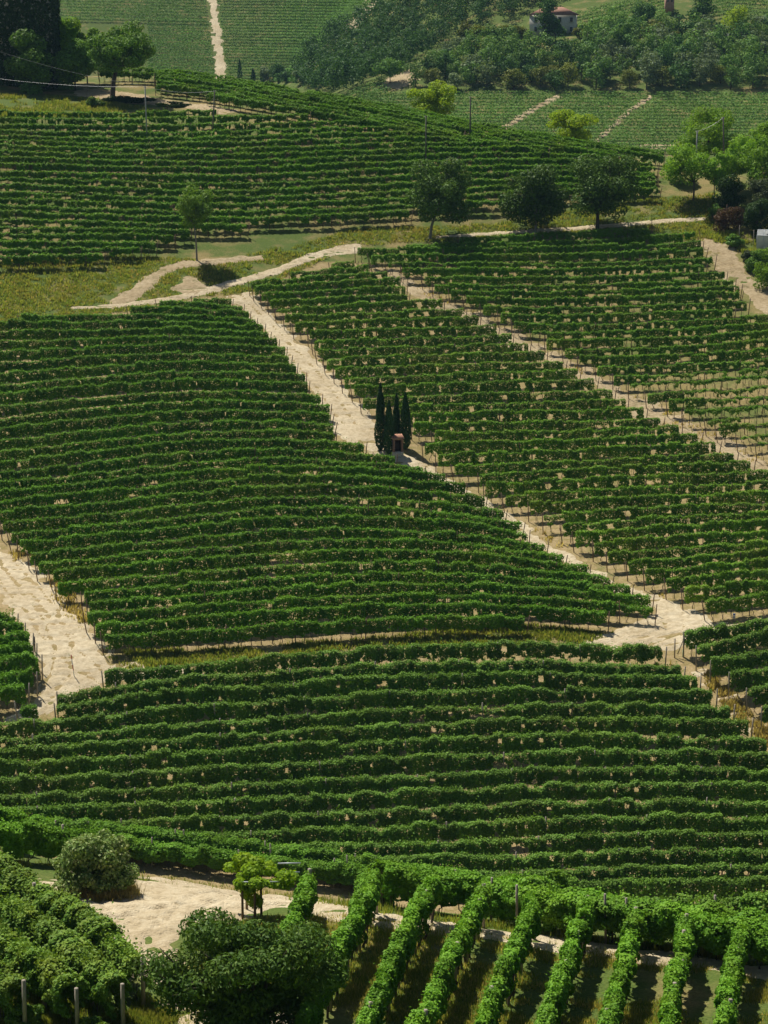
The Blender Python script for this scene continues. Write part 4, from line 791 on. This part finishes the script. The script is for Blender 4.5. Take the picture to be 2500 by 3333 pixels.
for xx in (0, gl):
    for y0, y1 in ((.03, gw / 2 - .02), (gw / 2 + .02, gw - .03)): panel('end_panel', [(xx, y0, 0), (xx, y1, 0), (xx, y1, gh + (gr - gh) * (1 - abs(y1 - gw / 2) / (gw / 2))), (xx, y0, gh + (gr - gh) * (1 - abs(y0 - gw / 2) / (gw / 2)))], M['poly'], root)
panel('roof_vent', [(1.2, .1, gh + .22), (2.0, .1, gh + .22), (2.0, gw / 2 - .05, gr + .02), (1.2, gw / 2 - .05, gr + .02)], M['poly'], root)
mb = MB()
for xx in np.linspace(0, gl, 5):
    for y in (0, gw): mb.box((xx, y, gh / 2), (.05, .05, gh))
    mb.tube([(xx, 0, gh), (xx, gw / 2, gr), (xx, gw, gh)], [.03] * 3, 5)
for y, z in ((0, gh), (gw, gh), (gw / 2, gr), (0, .03)): mb.tube([(0, y, z), (gl, y, z)], [.035, .035], 5)
mb.build('frame', M['steel'], root)

# ------------------------------------------------------------------ far hillsides
def far_row(pts, label, group, per=22, leaf=.44, hgt=1.8, wid=.3):
    W = row_line(pts, 1.4, 0, 450); s = np.r_[0, np.cumsum(np.hypot(np.diff(W[:, 0]), np.diff(W[:, 1])))]; n = int(s[-1] * per)
    if n < 20: return
    d = rng.uniform(0, s[-1], n); n = len(d)
    c = np.stack([np.interp(d, s, W[:, i]) for i in range(3)], -1); t = rng.random(n)
    c[:, 2] += .45 + (hgt - .45) * t + .2 * (vnoise(d * .6, d * 0 + 2, 3) - .5); c[:, 1] += rng.normal(0, wid * .5, n); c[:, 0] += rng.normal(0, .1, n)
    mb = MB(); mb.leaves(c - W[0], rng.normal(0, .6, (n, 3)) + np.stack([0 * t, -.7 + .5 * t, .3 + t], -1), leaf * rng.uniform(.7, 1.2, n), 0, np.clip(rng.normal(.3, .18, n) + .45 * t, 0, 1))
    o = mb.build('vine_row', M['farvine'], None, Vector(W[0])); tag(o, label, 'vine row', group)
for k in range(29):
    y = -22 + 9.6 * k
    far_row([(150 if y < 60 else 480, y), (668 + y * .13, y + (9 if y < 60 else 4))], f'{ordinal(k + 1)} far vine row from the top on the hazy hill before the white strip', 'far vine rows before the white strip')
    xr_ = np.interp(y, [-30, 0, 60, 100, 125, 195, 200, 250, 270], [1230, 1205, 1130, 1100, 1060, 1010, 995, 965, 955])
    far_row([(708 + y * .13, y + 2), (xr_, y + 10)], f'{ordinal(k + 1)} far vine row from the top between the white strip and the wood', 'far vine rows between strip and wood')
for k in range(18):
    y = 302 + 10.4 * k
    a = np.interp(y, [300, 480], [1826, 1545]); b = np.interp(y, [300, 480], [2128, 1918])
    far_row([(1160 if y < 400 else 1300, y + 1), (a - 14, y - 2)], f'{ordinal(k + 1)} far row from the top in the valley vineyard before the pale stepped track', 'valley vine rows before the pale track')
    far_row([(a + 12, y - 2), (b - 10, y)], f'{ordinal(k + 1)} far row from the top in the valley vineyard between the two tracks', 'valley vine rows between two tracks')
    far_row([(b + 10, y), (2560, y + 3)], f'{ordinal(k + 1)} far row from the top in the valley vineyard past the second track', 'valley vine rows past the second track')
for k in range(4): far_row([(1085 + 22 * k, 322 + 4 * k), (1160 + 22 * k, 290 + 2 * k), (1245 + 8 * k, 250 + 12 * k)], f'{ordinal(k + 1)} far slanting row at the corner of the wood and valley vineyard', 'slanting rows at the wood corner')
for k in range(7): far_row([(1850 + 22 * k, 46 + 5 * k - k * k * .3), (1960 + 22 * k, 18 + 7 * k), (2150 + 10 * k, -26 + 10 * k)], f'{ordinal(k + 1)} terraced far row above the farmhouse roof', 'terraced rows above the farmhouse')
for k in range(7): far_row([(2235 + 8 * k, 60 - 12 * k), (2360, 40 - 12 * k), (2560, 52 - 12 * k)], f'{ordinal(k + 1)} terraced far row beside the pink turret', 'terraced rows beside the turret')

def wood_variant(H, cw, mat, n=800, leaf=.6):
    bl = blobs_in(H * .5, cw / 2, cw / 2, H * .5, 18, .42); mb = MB()
    P, d = crown_pts(bl, n, leaf); mb.leaves(P, d + rng.normal(0, .3, P.shape) + [0, 0, .5], leaf * rng.uniform(.65, 1.3, n), 0, np.clip(rng.normal(.5, .25, n), 0, 1), .8, .15, .3)
    tb = MB(); tb.tube([(0, 0, -.6), (0, 0, H * .35), (0, 0, H * .6)], [.2, .16, .08], 5)
    return mb, mb.mesh('crown', M[mat]), tb.mesh('trunk', M['bark'])
WV = [wood_variant(rng.uniform(6.5, 10.5), rng.uniform(5.5, 8), m_) for m_ in ('wood1',) * 5 + ('wood2',) * 4 + ('wood3',) * 2 + ('wood4',) * 1]
WOOD = [(1335, 288), (1400, 235), (1500, 190), (1660, 180), (1760, 200), (1890, 200), (1920, 150), (1960, 125), (2060, 105), (2150, 105), (2200, 125), (2300, 115), (2340, 165), (2400, 165), (2440, 130), (2560, 110), (2560, 290), (1330, 292)]
def scatter(P, cnt, mind, rmin=450, tries=9000):
    x0, y0 = np.min(P, 0); x1, y1 = np.max(P, 0); X = rng.uniform(x0, x1, tries); Y = rng.uniform(y0, y1, tries); k = inpoly(X, Y, P); W = hit(X[k], Y[k], 0, rmin); out = []
    for w in W:
        if all((w[0] - o[0]) ** 2 + (w[1] - o[1]) ** 2 > mind ** 2 for o in out): out.append(w)
        if len(out) >= cnt: break
    return out
HOUSE = at(1845, 112, 0, 450)
wp = [(w, *project(*w)) for w in scatter(WOOD, 262, 4.3)]; tiers = {}
for w, x, y in wp: tiers.setdefault(int(max(0, (292 - y) // 24)), []).append((x, w))
WNAME = ('mid-green',) * 5 + ('dark green',) * 4 + ('silvery',) * 2 + ('olive-brown',)
for tr_ in sorted(tiers):
    for i, (x, w) in enumerate(sorted(tiers[tr_], key=lambda a: a[0]), 1):
        vi = rng.integers(len(WV)); mb, cm, tm = WV[vi]
        root = empty('woodland_tree', w); tag(root, f'{WNAME[vi]} tree, {ordinal(i)} along the {ordinal(tr_ + 1)} tier up in the far hillside wood', 'tree', 'trees of the hillside wood')
        root.rotation_euler = (0, 0, rng.random() * 6.28); s = rng.uniform(.75, 1.15); root.scale = (s, s, s * rng.uniform(.85, 1.1))
        link('crown', cm, root); link('trunk', tm, root)
FARW = [(955, 268), (1010, 195), (1075, 130), (1180, 70), (1250, 5), (1310, -60), (1950, -60), (1830, -10), (1720, 40), (1650, 60), (1480, 112), (1400, 185), (1330, 225), (1240, 262), (1150, 300), (1090, 322), (1000, 300)]
mb = MB()
for w in scatter(FARW, 330, 4.6):
    src = WV[rng.choice([0, 1, 5, 6, 7, 8, 8, 9])][0]; k = rng.integers(0, 3); s = rng.uniform(.8, 1.2); a = rng.random() * 6.28; ca, sa = math.cos(a), math.sin(a)
    V = src.v[0].reshape(-1, 4, 3)[k::2].reshape(-1, 3) * s; V = np.stack([V[:, 0] * ca - V[:, 1] * sa, V[:, 0] * sa + V[:, 1] * ca, V[:, 2]], -1)
    mb.add(V + w, np.arange(len(V)).reshape(-1, 4), None, 0, src.tint[0].reshape(-1, 4)[k::2].ravel() * .8)
tag(mb.build('far_wood', M['wood2']), 'dark bluish mass of trees filling the far ravine', 'wood', kind='stuff')
def far_tree(base, top, x0, x1, mat, label, cbot=None, **kw):
    p = at(*base, 0, 450); m_ = mpp(p); H = ztop(p, top) - p.z
    th = (ztop(p, cbot) - p.z) if cbot else H * .12
    tree('tree', label, 'tree', p, H, (x1 - x0) * m_, max(th, .2), mat, leaf=.6, n=kw.pop('n', 1300), nb=kw.pop('nb', 22), br=.4, limbs=5, **kw)
far_tree((1270, 272), 185, 1235, 1335, 'wood1', 'lone rounded tree on bare earth at the lower corner of the far wood', 255)
far_tree((2398, 128), 12, 2348, 2455, 'yellowgreen', 'tall pale yellow-green tree at the upper edge of the far wood', 100)
far_tree((1772, 138), -20, 1735, 1815, 'wood2', 'tall dark tree in front of the farmhouse roof')
far_tree((1808, 135), 40, 1778, 1840, 'wood2', 'dark tree touching the farmhouse wall')
far_tree((2280, 88), -20, 2245, 2330, 'wood2', 'dark rounded tree beyond the pink turret')
far_tree((2100, 80), 10, 2070, 2140, 'wood2', 'dark pointed tree between farmhouse and turret')
for i, x in enumerate((1515, 1560, 1600, 1645, 1690, 1890, 1925)):
    far_tree((x, 150 - i * 2), 70 + (i % 3) * 9, x - 30, x + 30, 'wood4', f'{ordinal(i + 1)} olive-brown orchard tree along the bank leading to the farmhouse', n=900, group='orchard trees by the farmhouse')
for i, (x, t, w) in enumerate(((600, 232, 70), (650, 226, 60), (930, 222, 60), (870, 205, 50), (905, 200, 60), (985, 215, 60))):
    far_tree((x, 270), t, x - w / 2, x + w / 2, 'wood3' if i % 2 else 'wood2', f'{ordinal(i + 1)} hazy tree from the big old tree, in the far valley bottom', n=800, group='hazy valley trees')
for i, (x, t) in enumerate(((781, 192), (824, 222), (855, 216))):
    p = at(x, 268, 0, 450); H = ztop(p, t) - p.z; root = empty('cypress', p); tag(root, f'{ordinal(i + 1)} far slender cypress at the foot of the hazy vineyard hill', 'tree', 'far cypresses'); n = 500; tt = rng.random(n); th_ = rng.random(n) * 6.28; k = 1.0 * np.minimum(1, tt * 6) * (1 - tt ** 2.5)
    mb = MB(); mb.leaves(np.stack([np.cos(th_) * k, np.sin(th_) * k, tt * H], -1), np.stack([np.cos(th_), np.sin(th_), .3 + 0 * th_], -1), .55, 0, None, .6, .1, -1); link('crown', mb.mesh('crown', M['cypress']), root)
    tb = MB(); tb.tube([(0, 0, -.5), (0, 0, H * .8)], [.15, .05], 5); link('trunk', tb.mesh('trunk', M['bark']), root)

# farmhouse
root = empty('farmhouse', HOUSE + Vector((-3.6, 6, 0)), R(-8)); tag(root, 'white two-storey farmhouse with red tiled hip roof on the far hill', 'house')
hw_, hd, hh = 6.9, 4.0, 5.6
mb = MB(); mb.box((0, 0, hh / 2 - .5), (hw_ * 2, hd * 2, hh + 1)); mb.build('wall', M['plaster'], root)
mb = MB(); e = .6; a_ = [(-hw_ - e, -hd - e, hh), (hw_ + e, -hd - e, hh), (hw_ + e, hd + e, hh), (-hw_ - e, hd + e, hh), (-hw_ + hd, 0, hh + 2.3), (hw_ - hd, 0, hh + 2.3)]
mb.add(a_, [[0, 1, 5, 4], [2, 3, 4, 5], [3, 2, 1, 0]], [[1, 2, 5], [3, 0, 4]]); rfo = mb.build('roof', M['terracotta'], root)
mb = MB(); mb.box((-3, .8, hh + 2.2), (.8, .8, 1.6)); mb.build('chimney', M['brick'], rfo)
for x in (-5, -1.5, 2.2, 5.6):
    for z in (1.5, 4.3):
        mb = MB(); mb.box((x, -hd - .03, z), (1.15, .1, 1.55)); wo = mb.build('window', M['white'], root)
        mb = MB(); mb.box((x, -hd - .09, z), (.85, .06, 1.25)); mb.build('pane', M['shutter'], wo)
        mb = MB(); mb.box((x, -hd - .12, z - .85), (1.4, .22, .1)); mb.build('sill', M['concrete'], wo)
for y in (-2, 2):
    for z in (1.5, 4.3):
        mb = MB(); mb.box((hw_ + .03, y, z), (.1, 1.1, 1.5)); wo = mb.build('window', M['white'], root)
        mb = MB(); mb.box((hw_ + .09, y, z), (.06, .8, 1.2)); mb.build('pane', M['shutter'], wo)
p = at(2178, 42, 0, 450); root = empty('turret', p); tag(root, 'small pink turret rising above the far wood', 'tower')
mb = MB(); mb.box((0, 0, 2.6), (2.6, 2.6, 5.8)); mb.build('wall', M['pinkwall'], root)
mb = MB(); mb.box((0, 0, 5.6), (3.0, 3.0, .25)); mb.build('cornice', M['plaster'], root)
mb = MB(); mb.add([(-1.7, -1.7, 5.75), (1.7, -1.7, 5.75), (1.7, 1.7, 5.75), (-1.7, 1.7, 5.75), (0, 0, 7.2)], None, [[0, 1, 4], [1, 2, 4], [2, 3, 4], [3, 0, 4]]); mb.build('roof', M['terracotta'], root)
for s in (-.6, .6): mb = MB(); mb.box((s, -1.32, 3.9), (.5, .08, 1.3)); mb.build('window', M['shutter'], root)
p = at(2345, 150, 0, 450); root = empty('shed', p, R(-6)); tag(root, 'low shed with a pale roof half hidden in the far wood', 'shed')
mb = MB(); mb.box((0, 0, 1.2), (5, 3, 2.6)); mb.build('wall', M['plaster'], root)
mb = MB(); mb.add([(-3, -2, 2.6), (3, -2, 2.6), (3, 2, 3.6), (-3, 2, 3.6), (-3, -2, 2.45), (3, -2, 2.45), (3, 2, 3.45), (-3, 2, 3.45)], [[0, 1, 2, 3], [7, 6, 5, 4], [0, 4, 5, 1], [1, 5, 6, 2], [2, 6, 7, 3], [3, 7, 4, 0]]); mb.build('roof', M['concrete'], root)
mb = MB(); mb.box((1.2, -1.53, .9), (1.2, .06, 1.9)); mb.build('door', M['shutter'], root)

# ------------------------------------------------------------------ grass and weeds
def tufts(name, P, cnt, mat, hgt, label, blades=6, wid=.16, clump=.5, rmin=60):
    P = np.array(P, float); x0, y0 = P.min(0); x1, y1 = P.max(0); X = rng.uniform(x0, x1, cnt * 3); Y = rng.uniform(y0, y1, cnt * 3); k = inpoly(X, Y, [tuple(a) for a in P]); X, Y = X[k], Y[k]
    W = hit(X, Y, 0, rmin); keep = np.ones(len(W), bool)
    for RP in ROADS: keep &= ~inpoly(W[:, 0], W[:, 1], RP)
    W = W[keep]; q = vnoise(W[:, 0] * .3, W[:, 1] * .3, 12) * .6 + vnoise(W[:, 0] * 1.1, W[:, 1] * 1.1, 13) * .4; W = W[q > clump][:cnt]; n = len(W)
    hh = hgt * rng.uniform(.5, 1.5, n); hh *= .6 + .8 * vnoise(W[:, 0] * .8, W[:, 1] * .8, 14)
    hb = np.repeat(hh, blades); m_ = n * blades; th = rng.random(m_) * 6.28; lean = rng.uniform(.1, .7, m_)
    c = np.repeat(W, blades, 0); c[:, :2] += rng.normal(0, .18, (m_, 2)); dx, dy = np.cos(th), np.sin(th); w = wid * rng.uniform(.5, 1.2, m_) * .5
    tip = c + np.stack([dx * lean * hb, dy * lean * hb, hb], -1); b1 = c + np.stack([-dy * w, dx * w, 0 * w - .05], -1); b2 = c + np.stack([dy * w, -dx * w, 0 * w - .05], -1)
    mb = MB(); V = np.stack([b1, b2, tip], 1).reshape(-1, 3); mb.add(V, None, np.arange(m_ * 3).reshape(-1, 3), 0, np.repeat(np.clip(rng.normal(.5, .3, m_), 0, 1), 3))
    return tag(mb.build(name, mat), label, 'grass', kind='stuff')
tufts('grass', G_BANK, 16000, M['grass'], .26, 'rough grass on the bank along the farm road', clump=.3)
tufts('dry_grass', G_BANK, 2500, M['drygrass'], .24, 'straw-coloured grass on the bank along the farm road', clump=.45)
tufts('grass', G_STRIP, 3500, M['grass'], .28, 'grass on the strip between the two fields', clump=.42)
tufts('dry_grass', [(130, 1790), (210, 1900), (300, 2040), (400, 2140), (330, 2160), (250, 2060), (180, 1960), (100, 1860), (20, 1800)], 900, M['drygrass'], .35, 'dry weeds along the dirt track edge', clump=.58)
tufts('dry_grass', SL + SR[::-1], 1800, M['drygrass'], .3, 'dry weeds along the tan strip between blocks', clump=.6)
tufts('dry_grass', [(860, 985), (960, 1100), (1110, 1230), (1200, 1380), (1450, 1540), (1700, 1690), (2000, 1860), (2280, 1990), (2260, 2010), (1960, 1880), (1660, 1710), (1410, 1560), (1160, 1380), (1070, 1240), (930, 1110), (830, 995)], 1500, M['drygrass'], .3, 'dry weeds at the row ends beside the white track', clump=.55)
TERR = [(680, 3020), (1000, 2960), (1500, 3035), (2100, 3120), (2600, 3200), (2600, 3400), (600, 3400), (620, 3100)]
tufts('grass', TERR, 9000, M['grass'], .14, 'short grass between the terrace vine rows', wid=.05, blades=7, clump=.45)
tufts('dry_grass', TERR, 4000, M['drygrass'], .12, 'dry grass between the terrace vine rows', wid=.05, blades=7, clump=.45)
tufts('grass', [(-50, 3100), (250, 3250), (440, 3230), (560, 3300), (560, 3420), (-50, 3420)], 5000, M['grass'], .2, 'grass under the leafy corner vine rows', wid=.06, blades=7, clump=.42)
tufts('grass', [(-50, 2800), (180, 2815), (600, 2868), (1000, 2920), (1500, 2990), (2100, 3070), (2600, 3140), (2600, 3162), (2100, 3095), (1500, 3012), (1000, 2940), (600, 2890), (180, 2862), (-50, 2840)], 4500, M['grass'], .25, 'grass verge along the foot of the hedge of vines', wid=.07, blades=7, clump=.35)
tufts('dry_grass', [(230, 2890), (300, 2920), (420, 2900), (445, 2930), (300, 2945), (220, 2915)], 500, M['drygrass'], .5, 'tall dry grass round the foot of the big bush', wid=.05, blades=9, clump=.2)
tufts('dry_grass', [(2190, 2140), (2280, 2150), (2500, 2380), (2520, 2450), (2420, 2360), (2300, 2230), (2180, 2170)], 1500, M['drygrass'], .35, 'dry grass tussocks between the pale path steps', clump=.42)
tufts('grass', G_RIGHT, 1500, M['grass'], .4, 'weeds on the slope beside the greenhouse', clump=.4)
tufts('grass', G_KNOLL, 2200, M['grass'], .35, 'grass on the shaded bank below the upper yard', clump=.4)

# ------------------------------------------------------------------ haze
zlo = float(ZG[:, 200:400].min()) + CAM_Z
mb = MB(); mb.box((0, 620, (zlo - 12 + 150) / 2), (1160, 1400, 150 - zlo + 12)); hz = mb.mesh('haze', [])
hm = bpy.data.materials.new('haze_air'); hm.use_nodes = True; hn = hm.node_tree.nodes; hn.clear(); out = hn.new('ShaderNodeOutputMaterial'); pv_ = hn.new('ShaderNodeVolumePrincipled')
pv_.inputs['Color'].default_value = (.42, .7, 1, 1); pv_.inputs['Density'].default_value = .00006; pv_.inputs['Anisotropy'].default_value = 0
hm.node_tree.links.new(pv_.outputs[0], out.inputs['Volume']); hz.materials.append(hm); tag(link('haze', hz), kind='stuff')
